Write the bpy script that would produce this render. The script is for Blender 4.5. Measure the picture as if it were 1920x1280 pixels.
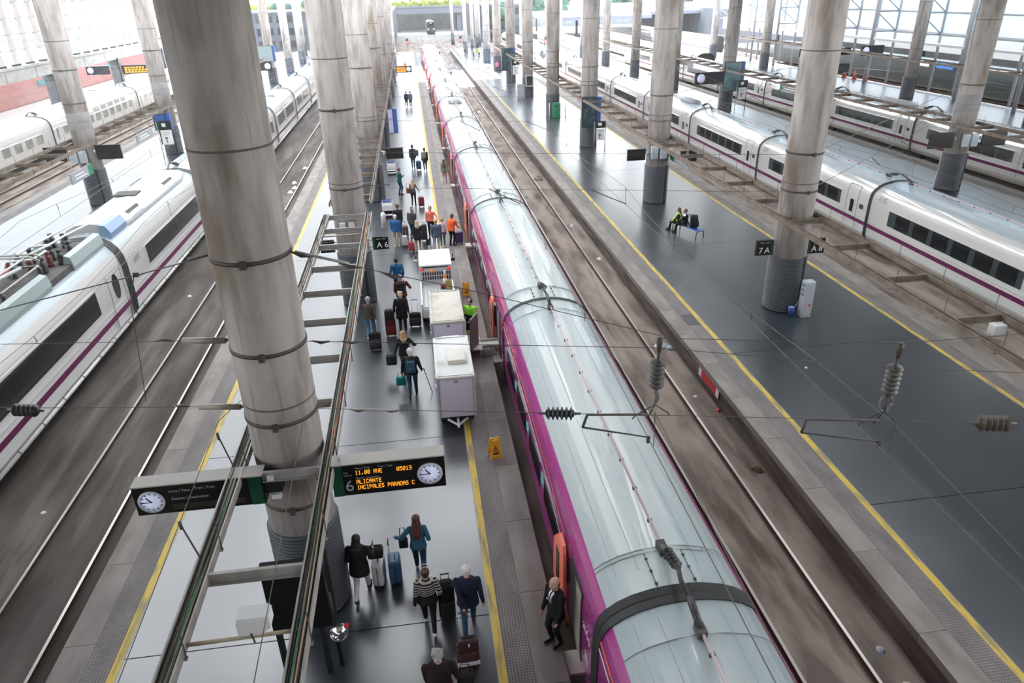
import bpy, bmesh, math, random
import numpy as np
from mathutils import Vector, Matrix
from mathutils.bvhtree import BVHTree
random.seed(11)
PI = math.pi
R = math.radians
for o in list(bpy.data.objects):
    bpy.data.objects.remove(o)
sc = bpy.context.scene
COL = sc.collection

# ------------------------------------------------------------ camera
CAM_H = 11.9
pitch, yaw, roll, FPX = 0.461225, 0.124664, 0.0248166, 1324.54
_f = Vector((math.sin(yaw) * math.cos(pitch), math.cos(yaw) * math.cos(pitch), -math.sin(pitch)))
_r = Vector((math.cos(yaw), -math.sin(yaw), 0))
_d = _f.cross(_r)
_r2 = math.cos(roll) * _r + math.sin(roll) * _d
_d2 = -math.sin(roll) * _r + math.cos(roll) * _d
cd = bpy.data.cameras.new('camera')
cam = bpy.data.objects.new('camera', cd)
COL.objects.link(cam)
cam.matrix_world = Matrix(((_r2.x, -_d2.x, -_f.x, 0), (_r2.y, -_d2.y, -_f.y, 0), (_r2.z, -_d2.z, -_f.z, CAM_H), (0, 0, 0, 1)))
cd.sensor_width = 36
cd.lens = FPX / 1920 * 36
cd.clip_start, cd.clip_end = 0.1, 2000
sc.camera = cam

# ------------------------------------------------------------ sky, sun, exposure
SKY_STRENGTH = 10.0
SUN_STRENGTH = 36.0
SUN_ELEV, SUN_AZ = 55.0, -8.0          # azimuth from straight ahead, negative to the left
SKYLIGHT_STRENGTH = 6.5
HAZE_DENSITY = 0.0006
w = bpy.data.worlds.new('sky')
sc.world = w
w.use_nodes = True
nt = w.node_tree
nt.nodes.clear()
_o = nt.nodes.new('ShaderNodeOutputWorld')
_b = nt.nodes.new('ShaderNodeBackground')
_t = nt.nodes.new('ShaderNodeTexCoord')
_s = nt.nodes.new('ShaderNodeSeparateXYZ')
_c = nt.nodes.new('ShaderNodeValToRGB')
_c.color_ramp.elements[0].position = 0.0
_c.color_ramp.elements[0].color = (1.0, 0.98, 0.95, 1)
_c.color_ramp.elements[1].position = 0.7
_c.color_ramp.elements[1].color = (0.55, 0.75, 1.0, 1)
_e = _c.color_ramp.elements.new(0.2)
_e.color = (0.85, 0.93, 1.0, 1)
nt.links.new(_t.outputs['Generated'], _s.inputs[0])
nt.links.new(_s.outputs['Z'], _c.inputs[0])
nt.links.new(_c.outputs[0], _b.inputs[0])
_b.inputs[1].default_value = SKY_STRENGTH
nt.links.new(_b.outputs[0], _o.inputs[0])
sd = bpy.data.lights.new('sun', 'SUN')
sd.energy = SUN_STRENGTH
sd.angle = R(0.6)
sd.color = (1.0, 0.94, 0.86)
sun = bpy.data.objects.new('sun', sd)
COL.objects.link(sun)
_dir = Vector((math.sin(R(SUN_AZ)) * math.cos(R(SUN_ELEV)), math.cos(R(SUN_AZ)) * math.cos(R(SUN_ELEV)), math.sin(R(SUN_ELEV))))
sun.rotation_euler = _dir.to_track_quat('Z', 'Y').to_euler()
sun.location = (0, 200, 150)
sc.view_settings.view_transform = 'Standard'
sc.view_settings.look = 'None'
sc.view_settings.gamma = 1.0
sc.view_settings.use_curve_mapping = False
sc.view_settings.exposure = -0.15
sc.cycles.max_bounces = 8
sc.cycles.diffuse_bounces = 4
sc.cycles.glossy_bounces = 4
sc.cycles.transmission_bounces = 6
sc.cycles.volume_bounces = 0
sc.cycles.transparent_max_bounces = 12
sc.cycles.sample_clamp_indirect = 6.0
sc.cycles.caustics_reflective = False
sc.cycles.caustics_refractive = False

# ------------------------------------------------------------ materials
MATS = {}
def pm(name, col, rough=.5, metal=0., spec=.5, col2=None, vs=4., st=(1, 1, 1), lo=.35, hi=.65, bump=0., bs=60., bst=(1, 1, 1), rvar=0., emit=0., ecol=None, coat=0., rnd=False, detail=4):
    """principled material; col2 = a second colour mixed in by stretched noise"""
    if name in MATS:
        return MATS[name]
    m = bpy.data.materials.new(name)
    MATS[name] = m
    m.use_nodes = True
    t = m.node_tree
    p = t.nodes['Principled BSDF']
    p.inputs['Base Color'].default_value = (*col, 1)
    p.inputs['Roughness'].default_value = rough
    p.inputs['Metallic'].default_value = metal
    p.inputs['Specular IOR Level'].default_value = spec
    p.inputs['Coat Weight'].default_value = coat
    if emit:
        p.inputs['Emission Color'].default_value = (*(ecol or col), 1)
        p.inputs['Emission Strength'].default_value = emit
    def noise(scale, stretch, dt=detail):
        tc = t.nodes.new('ShaderNodeTexCoord')
        mp = t.nodes.new('ShaderNodeMapping')
        mp.inputs['Scale'].default_value = stretch
        n = t.nodes.new('ShaderNodeTexNoise')
        n.inputs['Scale'].default_value = scale
        n.inputs['Detail'].default_value = dt
        if rnd:
            oi = t.nodes.new('ShaderNodeObjectInfo')
            ml = t.nodes.new('ShaderNodeMath'); ml.operation = 'MULTIPLY'; ml.inputs[1].default_value = 57.
            t.links.new(oi.outputs['Random'], ml.inputs[0])
            t.links.new(ml.outputs[0], mp.inputs['Location'])
        t.links.new(tc.outputs['Object'], mp.inputs[0])
        t.links.new(mp.outputs[0], n.inputs[0])
        return n
    if col2:
        n = noise(vs, st)
        r = t.nodes.new('ShaderNodeMapRange')
        r.inputs[1].default_value, r.inputs[2].default_value = lo, hi
        t.links.new(n.outputs[0], r.inputs[0])
        mx = t.nodes.new('ShaderNodeMix'); mx.data_type = 'RGBA'
        mx.inputs[6].default_value = (*col, 1)
        mx.inputs[7].default_value = (*col2, 1)
        t.links.new(r.outputs[0], mx.inputs[0])
        t.links.new(mx.outputs[2], p.inputs['Base Color'])
    if rvar:
        n2 = noise(vs * .7 + .3, st, min(5, detail))
        r2 = t.nodes.new('ShaderNodeMapRange')
        r2.inputs[1].default_value, r2.inputs[2].default_value = .3, .7
        r2.inputs[3].default_value, r2.inputs[4].default_value = max(.02, rough - rvar), rough + rvar
        t.links.new(n2.outputs[0], r2.inputs[0])
        t.links.new(r2.outputs[0], p.inputs['Roughness'])
    if bump:
        n3 = noise(bs, bst)
        b = t.nodes.new('ShaderNodeBump')
        b.inputs['Strength'].default_value = bump
        b.inputs['Distance'].default_value = .02
        t.links.new(n3.outputs[0], b.inputs['Height'])
        t.links.new(b.outputs[0], p.inputs['Normal'])
    return m

def overlay(m, col, scale, st, lo, hi, fac=1.):
    """mix one more noise-driven colour over a material's base colour (stains, dirt)"""
    t = m.node_tree
    p = t.nodes['Principled BSDF']
    src = p.inputs['Base Color'].links[0].from_socket if p.inputs['Base Color'].links else None
    tc = t.nodes.new('ShaderNodeTexCoord'); mp = t.nodes.new('ShaderNodeMapping')
    mp.inputs['Scale'].default_value = st
    mp.inputs['Location'].default_value = (3.7, 1.3, 9.1)
    n = t.nodes.new('ShaderNodeTexNoise'); n.inputs['Scale'].default_value = scale; n.inputs['Detail'].default_value = 6
    r = t.nodes.new('ShaderNodeMapRange'); r.inputs[1].default_value, r.inputs[2].default_value = lo, hi
    r.inputs[4].default_value = fac
    mx = t.nodes.new('ShaderNodeMix'); mx.data_type = 'RGBA'
    oi = t.nodes.new('ShaderNodeObjectInfo')
    va = t.nodes.new('ShaderNodeVectorMath'); va.operation = 'ADD'
    vs_ = t.nodes.new('ShaderNodeMath'); vs_.operation = 'MULTIPLY'; vs_.inputs[1].default_value = 31.
    t.links.new(oi.outputs['Random'], vs_.inputs[0])
    t.links.new(tc.outputs['Object'], va.inputs[0]); t.links.new(vs_.outputs[0], va.inputs[1])
    t.links.new(va.outputs[0], mp.inputs[0]); t.links.new(mp.outputs[0], n.inputs[0]); t.links.new(n.outputs[0], r.inputs[0])
    t.links.new(r.outputs[0], mx.inputs[0])
    if src: t.links.new(src, mx.inputs[6])
    else: mx.inputs[6].default_value = p.inputs['Base Color'].default_value
    mx.inputs[7].default_value = (*col, 1)
    t.links.new(mx.outputs[2], p.inputs['Base Color'])
    return m

def glow(name, col, strength):
    return pm(name, col, rough=.5, emit=strength, ecol=col)

concrete = pm('column_concrete', (.42, .385, .36), .85, col2=(.27, .24, .218), vs=1.9, st=(1.8, 1.8, .30), lo=.42, hi=.66, bump=.25, bs=30, rnd=True)
overlay(concrete, (.20, .155, .115), .9, (1.2, 1.2, .28), .53, .66, .85)
overlay(concrete, (.50, .47, .445), 1.1, (1., 1., .4), .52, .66, .65)
overlay(concrete, (.17, .145, .125), 3.5, (2.2, 2.2, .14), .60, .72, .6)
sleeve_m = pm('ribbed_sleeve', (.055, .06, .07), .45, spec=.4)
strap2_m = pm('far_strap', (.13, .12, .11), .7)  # lighter strap tone for the farther columns
strap_m = pm('dark_strap', (.065, .056, .05), .6)
beam_conc = pm('beam_concrete', (.42, .41, .39), .85, col2=(.32, .31, .29), vs=2, st=(1, .3, 1))
bed_m = pm('track_bed', (.27, .22, .182), .9, col2=(.135, .108, .09), vs=.9, st=(1.4, .4, 1), lo=.4, hi=.6, bump=.5, bs=9)
overlay(bed_m, (.34, .285, .24), .7, (2.0, .22, 1), .5, .7, .8)
overlay(bed_m, (.055, .033, .022), 1.0, (1.1, .2, 1), .58, .68, .8)
pave_m = pm('polished_paving', (.018, .025, .035), .28, spec=.5, col2=(.036, .039, .044), vs=.4, st=(1, .4, 1), lo=.15, hi=.85, detail=1)
pave_m.node_tree.nodes['Principled BSDF'].inputs['IOR'].default_value = 2.1
coping_m = pm('coping_stone', (.25, .225, .205), .75, col2=(.17, .15, .135), vs=2.2, st=(1, .3, 1), bump=.12, bs=40, rnd=True)
yellow_m = pm('yellow_paint', (.55, .39, .055), .6, col2=(.24, .20, .11), vs=2.2, st=(3, .5, 1), lo=.46, hi=.66)
white_line_m = pm('pale_line', (.28, .28, .27), .5)
bed2_m = pm('dark_track_bed', (.09, .075, .066), .9, col2=(.045, .036, .031), vs=.9, st=(1.5, .3, 1), lo=.36, hi=.64, bump=.5, bs=9)
overlay(bed2_m, (.16, .135, .12), .7, (2.0, .22, 1), .53, .7, .8)
overlay(bed2_m, (.04, .024, .016), 1.0, (1.1, .2, 1), .58, .68, .8)
edge_m = pm('platform_side', (.15, .125, .105), .9, col2=(.06, .05, .045), vs=1.5, st=(1, .3, 2))
rail_m = pm('rail_steel', (.42, .38, .36), .3, metal=.85)
railweb_m = pm('rail_rust', (.09, .055, .04), .85)
steel_m = pm('galvanised_steel', (.42, .40, .38), .5, metal=.3, col2=(.33, .31, .28), vs=3)
tray2_m = pm('tray_weathered', (.20, .165, .135), .6, col2=(.12, .085, .06), vs=2.5)
tray_m = pm('tray_steel', (.36, .33, .30), .55, metal=.2, col2=(.24, .20, .16), vs=2.5)
dark_m = pm('near_black', (.012, .012, .013), .5)
black_m = pm('matt_black', (.018, .018, .02), .7)
rubber_m = pm('gangway_rubber', (.016, .016, .017), .6)
white_m = pm('white_paint', (.72, .72, .72), .35)
white2_m = pm('white_plastic', (.68, .68, .67), .4)
grey_m = pm('grey_paint', (.3, .31, .32), .5)
lgrey_m = pm('light_grey_paint', (.5, .51, .52), .45)
green_m = pm('sign_green', (.005, .055, .024), .45)
boardtop_m = pm('board_top', (.40, .37, .335), .5)
green2_m = pm('bin_green', (.01, .22, .1), .45)
blue_m = pm('blue_plastic', (.02, .08, .3), .4)
teal_m = pm('teal_glass', (.05, .16, .2), .2)
red_m = pm('red_paint', (.55, .04, .04), .45)
orange_m = pm('orange_plastic', (.85, .22, .02), .4)
wet_m = pm('wet_floor_yellow', (.85, .42, .02), .4)
cream_m = pm('cream_metal', (.6, .57, .5), .45)
insul_m = pm('insulator_grey', (.085, .077, .07), .5)
insul2_m = pm('insulator_black', (.04, .042, .045), .4)
wire_m = pm('wire_dark', (.06, .055, .05), .5)
copper_m = pm('wire_bronze', (.13, .10, .075), .5)
cable_g = pm('cable_green', (.02, .2, .1), .5)
cable_k = pm('cable_black', (.03, .028, .026), .6)
cable_o = pm('cable_orange', (.5, .13, .05), .5)
cable_b = pm('cable_beige', (.42, .34, .24), .6)
brick_m = pm('red_brick', (.55, .25, .21), .9, col2=(.45, .20, .17), vs=1.5, st=(1, .5, 1))
overlay(brick_m, (.60, .38, .34), .3, (1, .2, .5), .5, .7, .5)
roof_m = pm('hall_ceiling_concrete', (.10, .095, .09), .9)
skyl_m = glow('skylight_fill_glow', (.92, .96, 1.), SKYLIGHT_STRENGTH)  # emissive panels, added out of view as fill light
ground_m = pm('outer_ground', (.26, .25, .23), .9, col2=(.2, .19, .175), vs=.3)
amber_m = glow('led_amber', (1., .36, .02), 1.5)
dial_m = glow('clock_dial', (.62, .66, .85), .35)
numeral_m = pm('sign_grey_print', (.32, .34, .35), .5)
print_m = pm('sign_white_print', (.75, .75, .75), .5)
screen_m = pm('screen_black', (.01, .009, .008), .25)
# ------------------------------------------------------------ helpers
class MB:
    """collects faces in one mesh; every face carries a material slot"""
    def __init__(s):
        s.v, s.f, s.m, s.mats, s.sm = [], [], [], [], []
    def slot(s, m):
        if m not in s.mats: s.mats.append(m)
        return s.mats.index(m)
    def add(s, vs, fs, m, smooth=False):
        k = len(s.v); i = s.slot(m)
        s.v.extend([tuple(v) for v in vs])
        for f in fs:
            s.f.append(tuple(k + a for a in f)); s.m.append(i); s.sm.append(smooth)
        return s
    def box(s, c, d, m, rz=0., rot=None, taper=1.):
        x, y, z = d[0] / 2, d[1] / 2, d[2] / 2
        vs = [Vector((a * x * (taper if e > 0 else 1), b * y * (taper if e > 0 else 1), e * z)) for e in (-1, 1) for b in (-1, 1) for a in (-1, 1)]
        M_ = rot if rot is not None else Matrix.Rotation(rz, 3, 'Z')
        vs = [M_ @ v + Vector(c) for v in vs]
        return s.add(vs, [(0, 2, 3, 1), (4, 5, 7, 6), (0, 1, 5, 4), (2, 6, 7, 3), (0, 4, 6, 2), (1, 3, 7, 5)], m)
    def bb(s, a, b, m):
        return s.box([(a[i] + b[i]) / 2 for i in range(3)], [abs(b[i] - a[i]) for i in range(3)], m)
    def tube(s, pts, r, m, n=6, caps=True):
        pts = [Vector(p) for p in pts]
        rs = r if isinstance(r, (list, tuple)) else [r] * len(pts)
        vs, fs = [], []
        ref = None
        for i, p in enumerate(pts):
            t = (pts[min(i + 1, len(pts) - 1)] - pts[max(i - 1, 0)])
            t = t.normalized() if t.length > 1e-9 else Vector((0, 0, 1))
            if ref is None or abs(ref.dot(t)) > .98:
                ref = Vector((0, 0, 1)) if abs(t.z) < .9 else Vector((1, 0, 0))
            a = t.cross(ref).normalized(); b = t.cross(a).normalized(); ref = a.cross(t)
            for k in range(n):
                q = 2 * PI * k / n
                vs.append(p + (a * math.cos(q) + b * math.sin(q)) * rs[i])
        for i in range(len(pts) - 1):
            for k in range(n):
                fs.append((i * n + k, i * n + (k + 1) % n, (i + 1) * n + (k + 1) % n, (i + 1) * n + k))
        if caps:
            fs.append(tuple(range(n - 1, -1, -1))); fs.append(tuple((len(pts) - 1) * n + k for k in range(n)))
        return s.add(vs, fs, m, n > 5)
    def lathe(s, prof, m, c=(0, 0, 0), n=24, rot=None, caps=True):
        vs, fs = [], []
        M_ = rot if rot is not None else Matrix.Identity(3)
        for r, z in prof:
            for k in range(n):
                q = 2 * PI * k / n
                vs.append(M_ @ Vector((r * math.cos(q), r * math.sin(q), z)) + Vector(c))
        for i in range(len(prof) - 1):
            for k in range(n):
                fs.append((i * n + k, i * n + (k + 1) % n, (i + 1) * n + (k + 1) % n, (i + 1) * n + k))
        if caps:
            fs.append(tuple(range(n - 1, -1, -1))); fs.append(tuple((len(prof) - 1) * n + k for k in range(n)))
        return s.add(vs, fs, m, True)
    def loft(s, rings, m, smooth=True, caps=True, closed=True):
        n = len(rings[0]); vs = [p for r in rings for p in r]; fs = []
        for i in range(len(rings) - 1):
            for k in range(n if closed else n - 1):
                fs.append((i * n + k, i * n + (k + 1) % n, (i + 1) * n + (k + 1) % n, (i + 1) * n + k))
        if caps:
            fs.append(tuple(range(n - 1, -1, -1))); fs.append(tuple((len(rings) - 1) * n + k for k in range(n)))
        return s.add(vs, fs, m, smooth)
    def rbox(s, c, d, m, r=.05, rz=0., seg=2):
        bm = bmesh.new(); bmesh.ops.create_cube(bm, size=1)
        bmesh.ops.scale(bm, vec=d, verts=bm.verts)
        bmesh.ops.bevel(bm, geom=bm.edges[:], offset=r, segments=seg, affect='EDGES', profile=.6)
        M_ = Matrix.Rotation(rz, 3, 'Z')
        bm.verts.index_update()
        s.add([M_ @ v.co + Vector(c) for v in bm.verts], [[v.index for v in f.verts] for f in bm.faces], m, True)
        bm.free(); return s
    def prism(s, poly, h0, h1, m, axis='z'):
        n = len(poly)
        def P(u, v, h): return {'z': (u, v, h), 'y': (u, h, v), 'x': (h, u, v)}[axis]
        vs = [P(u, v, h0) for u, v in poly] + [P(u, v, h1) for u, v in poly]
        fs = [tuple(range(n - 1, -1, -1)), tuple(range(n, 2 * n))] + [(k, (k + 1) % n, n + (k + 1) % n, n + k) for k in range(n)]
        return s.add(vs, fs, m)
    def mesh(s, name, off=(0, 0, 0)):
        me = bpy.data.meshes.new(name)
        me.from_pydata([(v[0] - off[0], v[1] - off[1], v[2] - off[2]) for v in s.v], [], s.f)
        for m in s.mats: me.materials.append(m)
        me.polygons.foreach_set('material_index', s.m)
        me.polygons.foreach_set('use_smooth', s.sm)
        me.update()
        return me
    def build(s, name, parent=None, world=True):
        """world=True: the coordinates are in the scene's frame and the parent stands unrotated"""
        off = (0, 0, 0)
        if parent is not None and world:
            p, off = parent, Vector((0, 0, 0))
            while p is not None:
                off = off + p.location; p = p.parent
        o = bpy.data.objects.new(name, s.mesh(name, off))
        COL.objects.link(o)
        if parent is not None: o.parent = parent
        return o

def tag(o, label=None, cat=None, group=None, kind=None):
    if label: o['label'] = label
    if cat: o['category'] = cat
    if group: o['group'] = group
    if kind: o['kind'] = kind
    return o
def thing(name, label, cat, loc=(0, 0, 0), rz=0., group=None, kind=None):
    o = bpy.data.objects.new(name, None)
    COL.objects.link(o)
    o.empty_display_size = .2
    o.location = loc; o.rotation_euler = (0, 0, rz)
    return tag(o, label, cat, group, kind)
def struct(o):
    o['kind'] = 'structure'
    return o
def sroot(name, loc=(0, 0, 0)):
    o = bpy.data.objects.new(name, None); COL.objects.link(o); o.location = loc
    o['kind'] = 'structure'
    return o
KIDS = {}
def copy_tree(o, parent=None):
    c = o.copy(); COL.objects.link(c)
    if parent is not None: c.parent = parent
    for ch in list(o.children):
        copy_tree(ch, c)
    return c
def copies(me_obj, parent, offsets):
    for d in offsets:
        c = me_obj.copy(); COL.objects.link(c); c.parent = parent
        c.location = Vector(me_obj.location) + Vector(d)

def text_mb(txt, size, m, loc, rot, align='CENTER', extr=.004):
    cu = bpy.data.curves.new('writing', 'FONT')
    cu.body = txt; cu.size = size; cu.align_x = align; cu.align_y = 'CENTER'; cu.extrude = extr
    cu.resolution_u = 3
    o = bpy.data.objects.new('writing', cu); COL.objects.link(o)
    dg = bpy.context.evaluated_depsgraph_get()
    me = bpy.data.meshes.new_from_object(o.evaluated_get(dg))
    mb = MB(); M_ = rot.to_4x4(); L = Vector(loc)
    mb.add([(M_ @ v.co) + L for v in me.vertices], [tuple(p.vertices) for p in me.polygons], m)
    bpy.data.objects.remove(o); bpy.data.curves.remove(cu); bpy.data.meshes.remove(me)
    return mb
FACE_NEG_Y = Matrix(((1, 0, 0), (0, 0, -1), (0, 1, 0)))       # text standing upright, read from -y
FACE_POS_X = Matrix(((0, 0, 1), (1, 0, 0), (0, 1, 0)))        # read from +x
FACE_NEG_X = Matrix(((0, 0, -1), (-1, 0, 0), (0, 1, 0)))      # read from -x

DOTS = {'0': '01110 10001 10011 10101 11001 10001 01110', '1': '00100 01100 00100 00100 00100 00100 01110', '3': '11110 00001 00001 01110 00001 00001 11110',
        '5': '11111 10000 11110 00001 00001 10001 01110', 'A': '01110 10001 10001 11111 10001 10001 10001', 'V': '10001 10001 10001 10001 10001 01010 00100',
        'E': '11111 10000 10000 11110 10000 10000 11111', 'L': '10000 10000 10000 10000 10000 10000 11111', 'I': '01110 00100 00100 00100 00100 00100 01110',
        'C': '01110 10001 10000 10000 10000 10001 01110', 'N': '10001 11001 10101 10101 10011 10001 10001', 'T': '11111 00100 00100 00100 00100 00100 00100',
        'P': '11110 10001 10001 11110 10000 10000 10000', 'S': '01111 10000 10000 01110 00001 00001 11110', 'R': '11110 10001 10001 11110 10100 10010 10001',
        'D': '11110 10001 10001 10001 10001 10001 11110', '.': '00000 00000 00000 00000 00000 01100 01100', ' ': '00000 00000 00000 00000 00000 00000 00000'}
def led_text(mb, txt, x, y, z, pitch, m, sx=1.):
    """rows of lit dots on a board that faces -y; x, z = top left corner"""
    for ch in txt:
        for r, row in enumerate(DOTS[ch].split()):
            c = 0
            while c < 5:
                if row[c] == '1':
                    e = c
                    while e < 5 and row[e] == '1': e += 1
                    mb.bb((x + c * pitch * sx, y - .004, z - r * pitch), (x + (e - .12) * pitch * sx, y, z - (r + .8) * pitch), m)
                    c = e
                else: c += 1
        x += 6 * pitch * sx
# ------------------------------------------------------------ setting: ground, platforms, ceiling, walls
RAILZ, BEDZ = -0.8, -0.95
g = MB(); g.bb((-51, -16, BEDZ - .4), (140, 165, BEDZ), bed_m); struct(g.build('floor'))
g = MB(); g.bb((-15.5, -16, BEDZ - .1), (-7.9, 165, BEDZ + .012), bed2_m); struct(g.build('track_bed'))
g = MB(); g.bb((-160, 165, BEDZ - .4), (260, 232, BEDZ), bed_m); struct(g.build('ground'))
g = MB(); g.bb((-160, 232, BEDZ - .4), (260, 900, BEDZ), ground_m); struct(g.build('ground'))
g = MB(); g.bb((-260, -60, 3.6), (-50.3, 165, 4.3), pm('outer_paving', (.13, .125, .12), .9)); struct(g.build('ground'))

def tactile_material():
    m = pm('tactile_paving', (.215, .193, .187), .75, col2=(.16, .143, .138), vs=2.5, st=(1, .4, 1))
    t = m.node_tree; p = t.nodes['Principled BSDF']
    tc = t.nodes.new('ShaderNodeTexCoord'); sp = t.nodes.new('ShaderNodeSeparateXYZ')
    t.links.new(tc.outputs['Object'], sp.inputs[0])
    sines = []
    for k in (0, 1):
        a = t.nodes.new('ShaderNodeMath'); a.operation = 'MULTIPLY'; a.inputs[1].default_value = 2 * PI / .062
        b = t.nodes.new('ShaderNodeMath'); b.operation = 'SINE'
        t.links.new(sp.outputs[k], a.inputs[0]); t.links.new(a.outputs[0], b.inputs[0]); sines.append(b)
    mu = t.nodes.new('ShaderNodeMath'); mu.operation = 'MINIMUM'
    t.links.new(sines[0].outputs[0], mu.inputs[0]); t.links.new(sines[1].outputs[0], mu.inputs[1])
    r = t.nodes.new('ShaderNodeMapRange'); r.inputs[1].default_value, r.inputs[2].default_value = -.1, .5
    t.links.new(mu.outputs[0], r.inputs[0])
    bp = t.nodes.new('ShaderNodeBump'); bp.inputs['Strength'].default_value = 1.; bp.inputs['Distance'].default_value = .03
    t.links.new(r.outputs[0], bp.inputs['Height']); t.links.new(bp.outputs[0], p.inputs['Normal'])
    src = p.inputs['Base Color'].links[0].from_socket
    mx = t.nodes.new('ShaderNodeMix'); mx.data_type = 'RGBA'; mx.blend_type = 'MULTIPLY'
    mx.inputs[7].default_value = (.5, .48, .48, 1)
    inv = t.nodes.new('ShaderNodeMath'); inv.operation = 'MULTIPLY'; inv.inputs[1].default_value = .8
    t.links.new(r.outputs[0], inv.inputs[0]); t.links.new(inv.outputs[0], mx.inputs[0]); t.links.new(src, mx.inputs[6])
    t.links.new(mx.outputs[2], p.inputs['Base Color'])
    return m
tactile_m = tactile_material()

slab_cache = {}
def platform(x0, x1, y0, y1, left=True, right=True, near=62., joints=(), line=None):
    p = sroot('platform')
    xa, xb = x0, x1
    b = MB(); b.bb((x0 + .12, y0, BEDZ), (x1 - .12, y1, -.2), edge_m); b.build('platform_side', p)
    for side, on in ((0, left), (1, right)):
        if not on: continue
        s = 1 if side == 0 else -1
        e = x0 if side == 0 else x1
        def strip(name, a, c, z, m, ya=y0, yb=y1):
            q = MB(); q.bb((e + s * a, ya, -.2), (e + s * c, yb, z), m); return q.build(name, p)
        # coping slabs, one object each near the camera, one run beyond
        L = 2.35
        y = y0; k = 0
        key = (round(abs(.63), 2))
        if key not in slab_cache:
            q = MB(); q.box((0, 0, -.1), (.625, L - .014, .2), coping_m); slab_cache[key] = q.mesh('coping_slab')
        yy = 2.0
        while yy < near:
            o = bpy.data.objects.new('coping_slab', slab_cache[key]); COL.objects.link(o); o.parent = p
            o.location = (e + s * .315, yy + L / 2, random.uniform(-.004, .0))
            yy += L
        strip('coping_run', 0, .63, 0, coping_m, yy, y1)
        strip('coping_run', 0, .63, 0, coping_m, y0, 2.0 - .01)
        strip('tactile_strip', .63, 1.18, .004, tactile_m)
        strip('edge_line', 1.18, 1.35, .003, line or yellow_m)
        strip('pale_line', 1.35, 1.368, .003, white_line_m)
        if side == 0: xa = x0 + 1.368
        else: xb = x1 - 1.368
    ys = [y0] + [j for j in joints if y0 < j < y1] + [y1]
    for a, c in zip(ys[:-1], ys[1:]):
        q = MB(); q.bb((xa, a + .012, -.2), (xb, c - .012, 0), pave_m); q.build('paving_panel', p)
    return p
platform(-8.03, 2.1, -8, 172, joints=(10.9, 17.8, 34.7, 51.6, 68.5, 85.4, 102))
platform(9.32, 19.28, -8, 178, joints=(12.9, 21.4, 33.2, 50.1, 67, 84, 101))
platform(-26.4, -15.4, -8, 170, near=2.5, joints=(40, 57, 74, 91), line=tactile_m)
platform(28.0, 37.0, -8, 170, near=2.5, joints=(40, 57, 74, 91), line=tactile_m)
platform(50.2, 60.4, -8, 170, near=2.5, joints=(40, 57, 74, 91), line=tactile_m)
platform(-50.0, -37.6, -8, 165, left=False, near=2.5)
platform(70, 78, -8, 165, near=2.5)

# rails: every track is its own structure with two rails
def rail_prof(x):
    return [(x - .036, RAILZ), (x + .036, RAILZ), (x + .03, RAILZ - .045), (x + .01, RAILZ - .05), (x + .01, RAILZ - .13), (x + .07, RAILZ - .15), (x - .07, RAILZ - .15), (x - .01, RAILZ - .13), (x - .01, RAILZ - .05), (x - .03, RAILZ - .045)]
def track(xc, y0=-10, y1=330):
    t = sroot('track')
    for s in (-1, 1):
        b = MB()
        pr = rail_prof(xc + s * .7535)
        b.prism(pr, y0, y1, railweb_m, 'y')
        b.bb((xc + s * .7535 - .036, y0, RAILZ - .012), (xc + s * .7535 + .036, y1, RAILZ + .002), rail_m)
        b.build('rail', t)
    return t
TRACKS = (-34.6, -30.3, -14.17, -9.74, 3.85, 7.68, 21.05, 24.8, 41.0, 45.2, 62.6, 66.8)
for xc in TRACKS: track(xc)

# ceiling of concrete bays with glowing skylight strips added to light the hall
HALL_Y1, CZ = 123., 16.
ce = sroot('ceiling')
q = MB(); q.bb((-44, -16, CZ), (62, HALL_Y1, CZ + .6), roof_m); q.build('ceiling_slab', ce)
q = MB(); q.bb((-30, 149, CZ), (20, 272, CZ + .6), roof_m); q.build('ceiling_slab', ce)  # unseen second roof, added and sized to shade the far tracks
for k in range(8):
    yb = 3.5 + 16.9 * k
    q = MB(); q.bb((-44, yb - .35, CZ - 1.1), (62, yb + .35, CZ), roof_m); q.build('ceiling_beam', ce)
# added fill-light strips: centre x, width, first y, share of each bay that glows
FILL_STRIPS = [(-39, 3.6, 62, .9), (-33, 3.6, 55, .9), (-27, 3.6, 40, .9), (-21, 4.6, 26, .9), (-15, 4.6, 20, .9), (-9, 4.6, 20, .9), (-3.6, 4.6, 20, .9), (1.6, 4.6, 26, .9), (8.6, 3.6, 8, .8),
              (14, 3.4, 70, .9), (20.5, 4.6, 8, .75), (27, 3.4, 74, .9), (33, 3.4, 76, .8), (40, 3.4, 80, .8), (47, 3.0, 40, .5), (56, 5, 20, .8)]
for xs, wd, ya, share in FILL_STRIPS:
    for k in list(range(-1, 7)) + list(range(9, 16)):
        for j in (0, 1):
            yb = 3.5 + 16.9 * k + 1.0 + j * 8.2
            if HALL_Y1 - 6 < yb < 150 or 0 < yb < ya or yb > 262 or (yb > 150 and not -29 < xs < 16): continue
            if yb < 0 and -20 < xs < 5: continue
            q = MB(); q.bb((xs - wd / 2, yb, CZ - .06), (xs + wd / 2, yb + 7.4 * share, CZ - .02), skyl_m); q.build('fill_skylight', ce)

# end wall under the camera's gallery
q = MB(); q.bb((-46, -16.4, -1), (62, -16, CZ), beam_conc); struct(q.build('wall_back'))

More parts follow.
